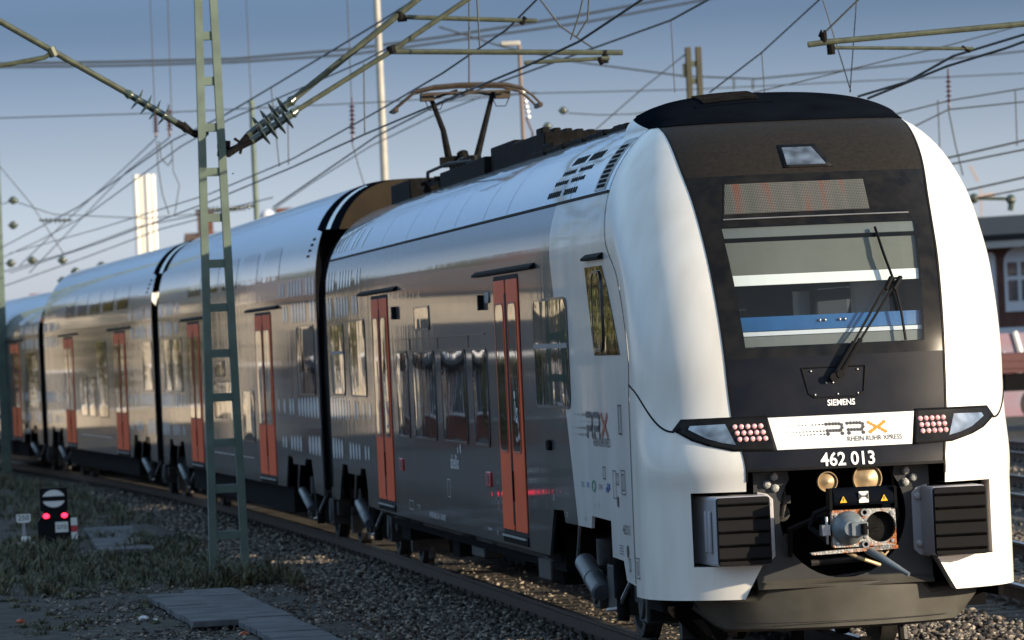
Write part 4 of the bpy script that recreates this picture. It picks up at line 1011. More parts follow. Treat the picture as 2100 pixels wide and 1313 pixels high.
# vents on the roof shoulder
b = MB()
def slot(y0, y1, z0, z1, off=.004, sl_=0):
    k = 4; b.grid([[(-(WE(z0+(z1-z0)*i/k)+off), yy_+sl_*(z0+(z1-z0)*i/k-3.8), z0+(z1-z0)*i/k) for i in range(k+1)] for yy_ in (y0, y1)])
for gi, (z0, z1) in enumerate(((3.665,3.715),(3.765,3.80),(3.845,3.88),(3.925,3.99))):
    for g0 in (5.95-.55*gi*.25, 5.0-.55*gi*.25):
        for k in range(6): slot(g0-.13*k, g0-.13*k+.075, z0, z1)
b.build('roof_vent', M['void'], car1)
b = MB(); k = 6
b.grid([[(-(WE(3.625+.40*i/k)+.003), yy_, 3.625+.40*i/k) for i in range(k+1)] for yy_ in (2.62, 3.22)]); vp_ = b.build('vent_panel', M['lightgrey'], car1)
b = MB()
for i in range(9): slot(2.72, 3.12, 3.65+.038*i, 3.675+.038*i, .008)
b.build('vent_slot', M['void'], vp_)
# roof equipment and pantograph
b = MB(); b.box(-.66,.6,10.2,10.9,4.1,4.33)
for i in range(14): b.box(-.74+.01*(i % 3),.6, 5.2+.42*i, 5.2+.42*i+.36, 4.15, 4.255+.008*(i % 2))
b.build('roof_duct', M['dark'], car1, bevel=.01)
b = MB()
for y0, y1, z1, x0 in ((11.0,13.3,4.46,-.62),(13.4,15.2,4.50,-.60),(15.3,16.9,4.42,-.66),(17.2,19.8,4.43,-.6),(23.4,25.5,4.50,-.55)): b.box(x0,.6,y0,y1,4.15,z1)
for i in range(8): b.box(-.6+.14*i,-.52+.14*i,11.3+.2*i,11.7+.2*i,4.45,4.52)
b.build('roof_equipment', M['dark'], car1, bevel=.015)
b = MB()
for i in range(7): b.tube([(-.50, 17.4+.32*i, 4.4), (-.5, 17.4+.32*i, 4.52)], .045, 10)
b.tube([(-.58,16.9,4.44),(-.6,19.0,4.50),(-.55,21.4,4.5),(-.5,21.9,4.42)], .02, 8); b.tube([(-.5,19.0,4.52),(-.3,20.0,4.6),(-.3,21.0,4.5)], .012, 6)
b.build('roof_cable', M['black'], car1, smooth=True)
PB = 21.6
b = MB(); b.bar((-.45,PB-.9,4.40),(-.45,PB+.9,4.40),.07,.06); b.bar((.45,PB-.9,4.40),(.45,PB+.9,4.40),.07,.06); b.bar((-.55,PB-.8,4.40),(.55,PB-.8,4.40),.07,.06); b.bar((-.55,PB+.6,4.40),(.55,PB+.6,4.40),.07,.06)
for x in (-.45,.45):
    for y in (-.8,.8): b.lathe((x,PB+y,4.22),(x,PB+y,5),[(0,.06),(.03,.035),(.05,.06),(.08,.035),(.10,.06),(.14,.04),(.16,.03)],12)
b.build('pantograph_base', M['dark'], car1)
pr = MB(); kn = (-.12, PB+.2, 4.62)
pr.tube([(-.05,PB-.1,4.40),(-.10,PB+.1,4.72)], .07, 10); pr.tube([(-.30,PB+.1,4.66),(.12,PB+.1,4.66)], .035, 10); pr.box(-.36,-.22,PB,PB+.2,4.56,4.68)
pr.tube([(-.26,PB+.1,4.66),(-.30,PB+.2,5.0),(-.43,PB+.3,5.43)], [.045,.035,.028], 8); pr.tube([(.07,PB+.1,4.66),(.32,PB+.3,5.43)], [.042,.028], 8)
pr.tube([(-.40,PB+.3,5.38),(-.1,PB+.3,5.47)], .018, 6); pr.tube([(.3,PB+.3,5.40),(.0,PB+.3,5.47)], .018, 6); pr.tube([(-.06,PB-.3,4.50),(-.10,PB+.1,4.62)], .03, 8)
pr.build('pantograph_arm', M['dark'], car1, smooth=True)
hd = MB()
hmat = mat('pantograph_head_bronze', (.045,.032,.020), .6, .2, noise=.4, nscale=12)
for dy, dz in ((0,0),(.42,-.0)):
    hd.tube([(-.62,PB+dy,5.46),(-.40,PB+dy,5.505),(-.1,PB+dy,5.52),(.2,PB+dy,5.515),(.45,PB+dy,5.50),(.63,PB+dy,5.45)], .024, 8)
    hd.tube([(-.62,PB+dy,5.46),(-.72,PB+dy,5.38),(-.90,PB+dy,5.24)], .016, 6); hd.tube([(.63,PB+dy,5.45),(.75,PB+dy,5.36),(.86,PB+dy,5.24)], .016, 6)
    hd.bar((-.52,PB+dy,5.43),(.50,PB+dy,5.43),.03,.02)
hd.bar((-.86,PB-.02,5.25),(-.86,PB+.44,5.25),.04,.05); hd.bar((.84,PB-.02,5.25),(.84,PB+.44,5.25),.04,.05)
hd.box(-.55,-.40,PB+.1,PB+.3,5.35,5.44); hd.box(.33,.50,PB+.1,PB+.3,5.35,5.44)
hd.build('pantograph_head', hmat, car1, smooth=True)
b = MB(); b.tube([(-.5,PB+.2,5.36),(-.45,PB+.2,5.24),(-.32,PB+.2,5.25),(-.28,PB+.2,5.34)], .006, 5); b.tube([(.3,PB+.2,5.36),(.34,PB+.2,5.26),(.45,PB+.2,5.26),(.5,PB+.2,5.36)], .006, 5); b.tube([(.1,PB,4.55),(.2,PB-.1,4.6),(.3,PB-.3,4.46)], .012, 5); b.build('shunt_cable', M['black'], car1)
# underframe
b = MB(); b.box(-1.25,1.25,6.3,20.2,.48,.80); b.box(-1.3,1.3,1.6,25.6,1.15,1.3)
for y0, y1, z0 in ((7.0,7.9,.34),(9.5,11.0,.42),(14.6,15.2,.30),(19.2,20.1,.32)): b.box(-1.18,1.1,y0,y1,z0,.7)
b.build('underframe', M['void'], car1)
b = MB(); b.box(-1.27,-.7,7.15,7.95,.36,.66); b.box(-1.2,-.8,12.4,13.4,.36,.62); b.build('equipment_case', M['bogie'], car1, bevel=.02)
b = MB(); b.prism([(-1.41,.64),(-1.30,.56),(1.30,.56),(1.41,.64)], lambda x, z: (x, 6.6, z), lambda x, z: (x, 20.1, z)); b.build('skirt_base', M['grey'], car1)
bogie(car1, 4.0); bogie(car1, 22.9, tk=.65)
def endplate(W, zt, y, root, k=.965):
    zs = [.75, 2.0, 3.0]+[z for z in theta_z(zt, 2.3, 3.1, 16) if z > 3.05]
    P = [(-W(z)*k, .75+(z-.75)*(k+.01)) for z in zs]+[(W(z)*k, .75+(z-.75)*(k+.01)) for z in zs[::-1]]
    q = MB(); q.prism(P, lambda x, z: (x, y, z), lambda x, z: (x, y+.08, z)); return q.build('end_wall', M['void'], root)
endplate(WE, 4.31, 25.6, car1)

# ---- double-deck carriages and the far end carriage
def far_car(pos, rz, label, top, W, double, items, name='train_carriage'):
    root = empty(name, pos, rz, label, 'train carriage', GROUP_T)
    y0, y1 = .75, 25.4; zt = top; zsil = 3.22
    cuts = [(y0,.63),(1.7,.66),(2.0,1.08),(2.7,1.08),(2.85,.99),(4.2,.99),(4.3,1.09),(4.85,1.09),(5.2,.66),(20.9,.66),(21.2,1.08),(21.8,1.08),(21.9,.99),(23.3,.99),(23.4,1.09),(24.0,1.09),(24.4,.63),(y1,.63)]
    lower_wall(root, y0, y1, 3.09, cuts, 'side_wall', M['grey'])
    strip(root, W, [3.09,3.12,3.16,zsil], lambda z: y0, lambda z: y1, 'upper_side_wall', M['grey'], 6)
    a = 2.6 if double else 2.3
    zr = [zsil]+[z for z in theta_z(zt, a, 3.1, 40) if z > zsil+.03]
    ye0 = 1.45 if double else y0
    strip(root, W, zr, lambda z: y0 if z < 4.02 or not double else ye0, lambda z: y1 if z < 4.02 or not double else y1-.7, 'roof', M['silver'], 8, join=True)
    if double:                                        # black tapered shoulders at both ends of the raised roof
        for ya, yb in ((ye0, y0), (y1-.7, y1)):
            zs = [z for z in theta_z(zt, a, 3.1, 40) if z > 4.0]
            b = MB(); P = []
            for j in range(5):
                k = j/4; row = [(-(W(z)*(1-.16*k)), ya+(yb-ya)*k, z-.02*k) for z in zs]; row += [(-x, y, z) for x, y, z in row[::-1][1:]]; P.append(row)
            b.grid(P); b.build('roof_end_fairing', M['cap'], root, smooth='all')
            bt = MB()
            for s_ in (-1, 1): bt.grid([[(s_*(W(z)*(1-.16*k)+.004), ya+(yb-ya)*k, z-.02*k+.004) for z in zs if z < 4.6] for k in (.42, .60)])
            bt.build('roof_end_highlight', M['silver'], root, smooth='all')  # silver strip painted on as the bright reflection along the black shoulder
            row = P[-1]; b = MB(); b.add(row, [tuple(range(len(row)))]); b.build('roof_end_wall', M['endwall'], root)
    b = MB()
    endplate(WE, 4.31, y0+.03, root); endplate(WE, 4.31, y1-.12, root)
    b = MB(); b.box(-1.3,1.3,5.3,20.8,.30,.66); b.box(-1.3,1.3,1.2,25,1.12,1.25); b.build('underframe', M['void'], root)
    bogie(root, 3.45, tk=.6); bogie(root, 22.6, tk=.6)
    for (a0, a1) in items.get('door', []): door(root, W, a0, a1); gutter(root, a0-1.1, a1+1.1)
    for (a0, a1, z0, z1) in items.get('win', []): window(root, W, a0, a1, z0, z1, min(.09, (z1-z0)/3))
    b = MB()
    for (a0, a1, z0, z1) in items.get('top', []):
        zz = [z0+(z1-z0)*i/5 for i in range(6)]
        b2 = MB(); b2.grid([[(-(W(z)+.004), y, z) for z in zz] for y in (a0, a1)]); b2.build('upper_window', M['glass'], root, smooth='all')
    b = MB()
    for i in range(4):
        z = 3.70+.07*i; b.grid([[(-(W(zq)+.004), y, zq) for zq in (z, z+.03)] for y in (y0+.85-.12*i, y0+1.15-.12*i)])
    if double: b.build('roof_vent', M['void'], root)
    b = MB(); b.box(HX-.004, HX, 9.5, 16.5, .98, .99); b.build('white_line', M['textwhite'], root)
    dots(root, ROWS(y0, 1)+ROWS(y1, -1), W)
    return root
WIN2 = [(1.15,3.12,1.94,2.81),(13.4,14.8,2.19,2.40),(11.55,15.2,1.52,2.08),(9.1,10.7,1.23,1.95),(20.9,22.6,1.94,2.81),(23.0,24.4,1.94,2.81)]
TOPW = [(5.2+3.0*i, 7.4+3.0*i, 3.48, 3.92) for i in range(5)]
far_car((0,26.2,0), .02325, 'second carriage, double-deck with silver roof, behind the ladder mast', 4.66, WD, True, {'door': [(6.35,8.45),(17.5,19.55)], 'win': WIN2, 'top': TOPW})
far_car((-.604,52.19,0), .04395, 'third carriage, double-deck with silver roof, between two black joints', 4.66, WD, True, {'door': [(5.9,8.2),(17.7,20.0)], 'win': [(.95,2.6,1.94,2.81),(10.0,12.0,1.4,2.9),(12.6,14.2,1.4,2.2),(14.6,16.2,1.4,2.2)], 'top': TOPW})
far_car((-1.747,78.17,0), .068, 'last visible carriage with lower roof at the left edge of the photo', 4.31, WE, False, {'door': [(5.6,7.6),(17.7,20.0)], 'win': [(1.2,4.0,1.5,2.8),(9,11,1.5,2.4),(11.5,13.5,1.5,2.4),(14,16,1.5,2.4)], 'top': []})
# gangway bellows between the carriages: each belongs to the carriage in front
def bellows(x, y, rz, par, loc):
    b = MB(); P = []
    for j in range(13):
        k = 1.0 if j % 2 else .955; yy_ = -.62+1.5*j/12
        P.append([(loc[0]+k*xx*math.cos(rz)-yy_*math.sin(rz), loc[1]+yy_*math.cos(rz)+k*xx*math.sin(rz), 2.35+(zz_-2.35)*k) for xx, zz_ in ((-1.33,.75),(-1.36,2.2),(-1.33,3.1),(-1.12,3.62),(-.7,3.9),(.7,3.9),(1.12,3.62),(1.33,3.1),(1.36,2.2),(1.33,.75))])
    b.grid(P); b.build('gangway_bellows', M['black'], par)
carr = [o for o in bpy.data.objects if o.name.startswith('train_carriage')]
bellows(0, 26.2, .01, car1, (0, 26.2))
for c in carr[1:3]: bellows(0, 26, 0, c, (0, 26.0))

# ------------------------------------------------------------------ masts and overhead line
def at_(p, Y): return Vector(at(p[0], p[1], Y))
YM = 18.2
bl = atz(440, 1180, -.3); br = atz(506, 1168, -.3)
mast = empty('catenary_mast', (-3.17, YM, -.3), 0, 'tall green ladder-shaped steel mast standing before the second carriage', 'railway mast', 'catenary masts')
def loc(p): return (p[0]+3.17, p[1]-YM, p[2]+.3)
L0, L1 = at_((437,1180), YM), at_((405,-40), YM); R0, R1 = at_((505,1170), YM), at_((435,-40), YM)
for a, b_ in ((L0, L1), (R0, R1)):
    m_ = MB(); a = Vector((a.x, YM, -.32)); d = (Vector(b_)-a).normalized(); top_ = a+d*9.2
    m_.bar(loc(a), loc(top_), .083, .14, up=(0,1,0)); 
    m_.bar(loc(a+Vector((0,.06,0))), loc(top_+Vector((0,.06,0))), .02, .05, up=(0,1,0)); m_.build('upright', M['mastgreen'], mast)
def leg(t0, t1, z):
    t = (z-t0[2])/(t1[2]-t0[2]); return Vector(t0).lerp(Vector(t1), t)
for py_ in (1097,1002,908,815,725,631,541,447,353,262,167,74):
    c = at_((470-(1180-py_)*.043, py_), YM); a = leg(L0, L1, c.z); b2_ = leg(R0, R1, c.z)
    m_ = MB(); m_.bar(loc((a.x+.035, YM, c.z)), loc((b2_.x-.035, YM, c.z)), .10, .09, up=(0,0,1)); m_.build('rung_plate', M['mastgreen'], mast)
for k in range(1, 5):
    c = at_((420-8*k, -20-75*k), YM); a = leg(L0, L1, c.z); b2_ = leg(R0, R1, c.z)
    if c.z < 8.8:
        m_ = MB(); m_.bar(loc((a.x+.035, YM, c.z)), loc((b2_.x-.035, YM, c.z)), .10, .09); m_.build('rung_plate', M['mastgreen'], mast)
m_ = MB(); m_.box(-.30,.35,-.3,.3,-.6,.33); m_.build('footing', M['concrete'], mast)

def insulator(pa, pb, n, r, name='insulator', parent=None, m=None, ofs=(0,0,0)):
    a = Vector(pa)-Vector(ofs); b_ = Vector(pb)-Vector(ofs); L = (b_-a).length; prof = [(0, r*.28)]
    for i in range(n):
        t = L*(.16+.68*(i+.5)/n); prof += [(t-L*.045, r*.30), (t-L*.006, r), (t+L*.008, r*.95), (t+L*.02, r*.32)]
    prof += [(L*.86, r*.3), (L*.9, r*.42), (L, r*.25)]
    q = MB(); q.lathe(a, b_, prof, 14); return q.build(name, m or M['insul'], parent, smooth=True)
O = (-3.17, YM, -.3)
def lp(px, py, Y=YM): p = at(px, py, Y); return (p[0]-O[0], p[1]-O[1], p[2]-O[2])
# right bracket with two arms
q = MB(); q.tube([lp(604,202), lp(861,-5), lp(1000,-118)], .037, 10); q.build('bracket_tube', M['armgreen'], mast, smooth=True)
q = MB(); q.tube([lp(606,228,YM-.6), lp(798,108,YM-.6), lp(960,-2,YM-.6), lp(1080,-84,YM-.6)], .030, 10); q.build('bracket_tube', M['armgreen'], mast, smooth=True)
insulator(lp(508,278), lp(606,200), 4, .143, parent=mast); insulator(lp(516,290,YM-.6), lp(610,226,YM-.6), 4, .143, parent=mast)
q = MB()
for px, py in ((450,296),(450,312)): q.tube([lp(446,py), lp(472,py+2)], .05, 10)
q.tube([lp(470,310), lp(490,300), lp(508,278)], .035, 8); q.tube([lp(466,318,YM-.6), lp(487,304,YM-.6), lp(516,290,YM-.6)], .035, 8); q.tube([lp(480,284), lp(498,296), lp(492,316)], .018, 6); q.box(.1,.12,-.02,.0,4.75,4.76)
q.build('bracket_hinge', M['dark'], mast, smooth=True)
# left bracket
q = MB(); q.tube([lp(255,188), lp(104,103), lp(0,44), lp(-120,-24)], .035, 10); q.build('bracket_tube', M['armgreen'], mast, smooth=True)
q = MB(); q.tube([lp(106,108), lp(92,118), lp(0,135), lp(-100,152)], .026, 8); q.tube([lp(104,98), lp(112,116)], .05, 8); q.build('stay_rod', M['armgreen'], mast, smooth=True)
insulator(lp(362,252), lp(255,188), 4, .13, parent=mast)
q = MB(); q.tube([lp(362,252), lp(376,260), lp(384,268)], .04, 8); q.tube([lp(376,252), lp(395,270), lp(428,274)], .022, 8); q.tube([lp(380,266), lp(400,279), lp(424,277)], .022, 8); q.build('bracket_hinge', M['dark'], mast, smooth=True)
# registration arms over the track
for (a, b_, Yq, r) in (((820,35),(1101,43),YM,.026), ((803,106),(1277,108),YM-.6,.030), ((1075,129),(1250,119),YM-.8,.022)):
    q = MB(); q.tube([lp(*a, Yq), lp(*b_, Yq)], r, 8); q.build('steady_arm', M['armgreen'], mast, smooth=True)
q = MB(); q.tube([lp(820,24), lp(822,40), lp(832,36)], .045, 8); q.tube([lp(801,94,YM-.6), lp(806,110,YM-.6)], .05, 8); q.tube([lp(1068,50), lp(1078,36)], .03, 8); q.tube([lp(1240,104,YM-.6), lp(1242,130,YM-.6)], .035, 8); q.tube([lp(1228,118,YM-.8), lp(1236,132,YM-.8)], .03, 8); q.build('clamp', M['dark'], mast, smooth=True)

# second bracket arm at the upper right belongs to a mast out of frame on the right
YR = 12.0
am = at(2330, 60, YR)
rm = empty('catenary_mast', (am[0], YR, -.3), 0, 'mast outside the right edge whose long bracket arm reaches in over the cab', 'railway mast', 'catenary masts')
def rl(px, py): p = at(px, py, YR); return (p[0]-am[0], p[1]-YR, p[2]+.3)
q = MB(); zt_ = am[2]+1.6
for s in (-.12,.12): q.box(s-.03,s+.03,-.06,.06,0,zt_)
for k in range(14): q.box(-.1,.1,-.02,.02,.4+k*.45,.5+k*.45)
q.build('upright', M['mastgreen'], rm)
q = MB(); q.tube([rl(1657,92), rl(1700,86), rl(2330,28)], .030, 10); q.build('bracket_tube', M['armgreen'], rm, smooth=True)
q = MB(); q.tube([rl(1712,98), rl(1996,100)], .018, 8); q.build('steady_arm', M['armgreen'], rm, smooth=True)
q = MB(); q.tube([rl(1688,66), rl(1690,88)], .035, 8); q.tube([rl(1703,92), rl(1705,112)], .04, 8); q.tube([rl(1685,62), rl(1680,74), rl(1686,82), rl(1694,72), rl(1690,62)], .012, 6); q.tube([rl(1972,96), rl(1990,106)], .02, 6); q.build('clamp', M['dark'], rm, smooth=True)

def wire(name, label, P, r, cat='overhead wire', group='overhead wires', n=14, sag=0, parent=None):
    """P: list of (px, py, Y): a wire hung between points of the yard"""
    pts = [Vector(at(*p)) for p in P]; out = []
    for a, b_ in zip(pts, pts[1:]):
        for i in range(n):
            t = i/n; v = a.lerp(b_, t); v.z -= sag*4*t*(1-t); out.append(v)
    out.append(pts[-1])
    q = MB(); q.tube(out, r*1.2, 6); o = q.build(name, M['wire'], parent, smooth=True)
    if not parent: tag(o, label, cat, group)
    return o
CW = 'overhead wires'
def cont(px, py, z=5.5):                               # depth at which a wire of height z appears at this pixel
    p = atz(px, py, z); return (px, py, p[1])
# contact wire touching the pantograph and its messenger wire
cw = [cont(1340,-12,5.5), cont(1186,72,5.52), cont(1089,134,5.53), cont(960,184,5.55)]
wire('contact_wire', 'contact wire running over the leading carriage and resting on the pantograph', [(1345,-20,8.5),(1186,86,13.5),(1070,140,17.0),(950,190,21.6),(747,276,30),(600,343,40),(430,414,58),(200,500,85),(20,560,110)], .011, n=4)
wire('messenger_wire', 'thin messenger wire just above the pantograph contact wire', [(1102,-2,18),(1040,60,20),(908,150,24),(780,225,30),(600,326,42),(430,398,60),(200,470,85),(20,520,110)], .010, n=4)
for i, (a, b_, Y) in enumerate((((573,342),(556,180),44),((592,338),(590,230),44),((748,274),(746,130),30),((984,96),(978,-5),17),((962,170),(962,-5),19))):
    wire('dropper_wire', ['long thin dropper wire right of the green pole','short dropper wire next to the ladder mast insulators','dropper wire beside the pale pole above the pantograph','dropper wire with end clamp above the pantograph horn','dropper wire hanging straight down onto the pantograph head'][i], [(a[0], a[1], Y), (b_[0], b_[1], Y)], .008, group='dropper wires', n=1)
W = [
 ('upper of the two thick far feeder cables crossing the whole sky', [(-20,131,200),(240,127,200),(480,121,200),(720,101,200),(900,77,200),(1180,33,200),(1400,-8,200)], .055),
 ('lower of the two thick far feeder cables crossing the whole sky', [(-20,138,200),(240,135,200),(480,128,200),(720,112,200),(900,88,200),(1200,46,200),(1475,-6,200)], .050),
 ('wire running up from the train roof to the right bracket clamp', [(560,425,60),(771,280,45),(900,214,40),(1186,110,30),(1375,42,24),(1455,-2,22)], .012),
 ('wire from the ladder mast up to the top edge above the bracket tubes', [(-20,520,130),(60,478,105),(160,425,80),(356,287,58),(454,240,52),(555,180,45),(771,50,36),(850,0,32)], .012),
 ('second wire up from the ladder mast, passing close to the lower bracket tube', [(-20,540,130),(80,494,105),(180,440,80),(372,300,58),(470,245,52),(745,126,36),(800,96,34)], .010),
 ('thin far wire across the sky at the height of the left mast clamp', [(-20,243,90),(300,233,90),(771,210,90),(1100,190,90)], .013),
 ('thin pale wire across the sky over the cab roof', [(900,55,100),(1031,96,100),(1180,127,100),(1400,156,100),(1550,162,100),(1700,148,100),(2110,104,100)], .022),
 ('thin wire rising from the cab roof to the top right corner', [(1545,190,40),(1640,168,40),(1950,92,40),(2110,48,40)], .009),
 ('steep wire rising from the concrete mast to the top edge', [(1455,190,30),(1562,108,28),(1685,-5,26)], .009),
 ('twin dark feed wire reaching in from the upper right corner', [(1760,198,22),(1860,168,21),(1955,115,20),(2110,68,18)], .013),
 ('lower twin feed wire reaching in from the upper right corner', [(1780,202,22),(1942,136,20),(2060,100,19),(2110,82,18)], .013),
 ('wire crossing right of the cab at mid height', [(1935,326,60),(2110,286,60)], .020),
 ('second wire crossing right of the cab just below the first', [(1945,338,60),(2110,305,60)], .018),
 ('third wire right of the cab, above the brick building', [(1975,392,70),(2110,362,70)], .022),
 ('fourth wire right of the cab, closest to the building roof', [(1985,410,70),(2110,386,70)], .018),
 ('thin wire sloping behind the red-tipped insulator on the right', [(1830,236,60),(1950,206,60),(2110,180,60)], .014),
 ('thin wire passing below the red-tipped insulator on the right', [(1870,262,60),(1945,225,60),(2110,208,60)], .014),
 ('thin slanting wire between lamp post and concrete mast', [(970,345,70),(1200,285,70),(1320,180,70),(1405,112,70)], .012),
 ('thin horizontal wire left of the concrete mast', [(900,210,100),(1080,192,100),(1410,184,100),(2110,150,100)], .014),
 ('thin sagging wire between the lamp post balls and the cab', [(1165,232,80),(1230,236,80),(1300,234,80),(1420,215,80)], .012),
 ('long wire slanting down behind the pantograph to the left', [(560,430,80),(640,375,75),(760,300,70),(900,232,65),(985,200,60)], .010),
 ('steep wire from the upper edge down to the left ball insulators', [(-10,330,110),(65,420,110),(130,520,110)], .012),
 ('wire through the left ball insulators toward the chimney', [(0,420,110),(27,412,110),(110,440,110),(300,448,110),(500,430,110)], .012),
 ('straight thin wire above the third carriage roof', [(0,560,120),(150,515,115),(280,466,105),(460,430,95),(560,405,90)], .013),
 ('thin wire just above the far carriage roofs', [(0,590,120),(170,530,115),(330,470,105),(520,420,95)], .013),
 ('thin wire slanting past the chimney top', [(40,545,120),(150,440,115),(250,350,110),(320,284,80)], .012),
 ('second thin wire slanting past the chimney top', [(60,560,120),(170,445,115),(262,350,110),(348,282,80)], .012),
 ('thin vertical stay wire at the top left', [(318,240,80),(308,-5,80)], .010),
 ('thin vertical stay wire with red-tipped insulator left of the mast', [(352,240,80),(344,-5,80)], .010),
 ('thin vertical stay wire over the green pole', [(515,210,90),(505,-5,90)], .010),
 ('thin stay wire above the red insulator behind the pantograph', [(721,205,70),(712,-5,70)], .010),
 ('slack loop hanging from the wires left of the ladder mast', [(322,290,80),(324,340,80),(333,398,80),(347,440,80)], .012),
 ('second slack loop hanging left of the ladder mast', [(327,290,80),(330,325,80),(345,340,80),(354,325,80),(352,288,80)], .012),
 ('slack wire hanging beside the loop, left of the ladder mast', [(352,290,80),(355,350,80),(368,380,80),(358,440,80)], .010),
 ('stay wire fanning down below the red insulator behind the pantograph', [(721,290,70),(735,340,70),(750,390,70)], .010),
 ('thin dropper wire in the middle of the sky right of the pantograph', [(1376,42,30),(1384,190,30)], .006),
 ('short dropper wire right of the steep wire by the concrete mast', [(1562,108,28),(1568,190,28)], .006),
 ('steep crossing stay over the bracket arm on the right', [(1686,-5,14),(1745,188,14)], .005),
 ('second crossing stay over the bracket arm on the right', [(1757,-5,14),(1743,190,14)], .005),
 ('hanger wire down to the bracket clamp at upper right', [(1765,-5,12),(1692,66,12)], .009),
 ('pair of hanging droppers at the top centre', [(1196,-5,15),(1188,30,15),(1170,82,15)], .008),
 ('right one of the hanging droppers at the top centre', [(1208,-5,15),(1205,40,15),(1182,76,15)], .008),
 ('slanting wire from the top edge to the lower steady arm', [(1105,-5,25),(1150,55,25),(1215,98,25)], .010),
 ('thin stay running down from the right insulator', [(1945,225,60),(1960,300,60),(1975,360,60)], .012),
 ('thin dropper between the wires on the far right', [(1923,205,60),(1928,320,60)], .010),
 ('thin dropper at the far right edge of the sky', [(2082,182,60),(2086,300,60)], .010),
]
for lab, P, r in W: wire('catenary_wire', lab, P, r, n=5)
def hang(px, y0, y1, Y, r, n, label, m):
    a = at(px, y0, Y); b_ = at(px+2, y1, Y); o = insulator(a, b_, n, r, 'wire_insulator', None, m); tag(o, label, 'insulator', 'insulators on the overhead wires'); return o
hang(721,200,292,70,.07,7,'dark ribbed insulator hanging between ladder mast and pantograph',M['insulred'])
hang(318,225,282,80,.09,6,'red-tipped insulator hanging left of the mast, the left one',M['insulred']); hang(346,215,280,80,.09,6,'red-tipped insulator hanging left of the mast, the right one',M['insulred'])
hang(1944,140,226,60,.06,6,'ribbed insulator hanging in the sky right of the cab',M['insulred'])
for (x0, y0, x1, y1, Y, lab) in ((80,452,148,452,110,'green rod insulator lying level near the left edge'), (400,432,460,428,95,'green rod insulator behind the ladder mast'), (462,430,525,422,95,'green rod insulator between ladder mast and green pole')):
    o = insulator(at(x0,y0,Y), at(x1,y1,Y), 5, .10, 'wire_insulator'); tag(o, lab, 'insulator', 'insulators on the overhead wires')
for (x, y, Y, lab) in ((27,411,110,'upper dark ball by the left edge'),(27,462,110,'lower dark ball by the left edge'),(128,534,115,'dark ball above the last carriage roof'),(128,576,115,'dark ball low over the black roof box'),(155,557,115,'small dark ball with a bright rim left of the chimney'),(22,540,115,'dark ball at the left edge over the brown roofs'),(208,545,110,'small dark ball just above the third carriage'),(66,534,115,'dark ball on the stay over the brown roofs'),(1155,227,80,'upper dark ball left of the cab roof'),(1123,259,80,'lower dark ball beside the lamp post')):
    c = at(x, y, Y); q = MB(); rr_ = (Y+35)/10000*8.5; q.ball(c, rr_, 12, (1,.5,1)); q.tube([(c[0]-rr_*1.2, c[1], c[2]), (c[0]+rr_*1.2, c[1], c[2])], rr_*.25, 8); o = q.build('tension_wheel', M['insul'], None, smooth='all'); tag(o, lab, 'tension wheel', 'round weights and wheels on the wires')

def pole(name, label, cat, base_px, top_px, Y, r0, r1, m, group=None):
    a = Vector(at(*base_px, Y)); b_ = Vector(at(*top_px, Y)); 
    root = empty(name, (a.x, Y, -.3), 0, label, cat, group); h = b_.z+.3; dx = 0
    q = MB(); q.tube([(0,0,0),(0,0,h)], [r0, r1], 12); q.build('shaft', m, root, smooth=True); return root, h
pole('white_pole', 'tall pale slim pole rising behind the train next to the pantograph', 'pole', (790,388), (766,-30), 95, .13, .09, M['whitepole'])
p_, h_ = pole('catenary_mast', 'dark green steel pole with pointed top behind the second carriage', 'railway mast', (527,460), (517,213), 100, .075, .075, M['mastgreen'], 'catenary masts')
q = MB(); q.lathe((0,0,h_), (0,0,h_+1), [(0,.08),(.0,.10),(.05,.09),(.2,0)], 10); q.build('cap', M['mastgreen'], p_)
p_, h_ = pole('street_lamp', 'lamp post with flat pale head rising behind the pantograph', 'lamp post', (1075,320), (1063,92), 90, .07, .05, mat('lamp_post_brown', (.16,.12,.10), .6))
q = MB(); q.box(-.50,.02,-.12,.12,h_-.02,h_+.10); q.build('lamp_head', M['whitepole'], p_, bevel=.03)
q = MB(); 
for i in range(6): q.tube([(.05+.02*i, 0, h_-1.2-.13*i), (.07+.02*i, 0, h_-1.25-.13*i)], .06, 8)
q.tube([(.10,0,h_-1.9),(.25,0,h_-2.3),(.18,0,h_-2.6),(.34,0,h_-3.2)], .03, 6); q.build('cable_end', M['insulred'], p_)
cm_ = at(1425, 190, 70); ct = at(1425, 97, 70)
root = empty('catenary_mast', (cm_[0], 70, -.3), 0, 'concrete lattice mast top showing behind the cab roof', 'railway mast', 'catenary masts')
for s in (-.115,.115):
    q = MB(); q.box(s-.055,s+.055,-.09,.09,0,ct[2]+.3-(.0 if s < 0 else .0)); q.build('upright', mat('mast_concrete_brown', (.05,.047,.030), .8, noise=.3, nscale=3), root)
q = MB()
for k in range(24): q.box(-.06,.06,-.05,.05,.3+.38*k,.42+.38*k) if .42+.38*k < ct[2]+.3 else None
q.box(-.24,-.17,-.05,.05,ct[2]-.35,ct[2]-.05); q.build('rung_plate', M['armgreen'], root)
# two small insulators above the cab roof
for px in (1505, 1544):
    o = insulator(at(px,186,100), at(px,160,100), 4, .06, 'wire_insulator'); tag(o, 'small insulator standing over the cab roof grille, %s one' % ('left' if px == 1505 else 'right'), 'insulator', 'insulators on the overhead wires')
# far bracket at right
o = MB(); o.tube([at(1994,407,90), at(2076,408,90)], .05, 6); o.ball(at(1997,407,90), .14, 8); o.ball(at(2073,409,90), .14, 8); o.tube([at(2074,410,90), at(2072,432,90)], .08, 6); tag(o.build('far_bracket', M['insul']), 'short level bracket with dark end balls above the brick building roof', 'bracket')
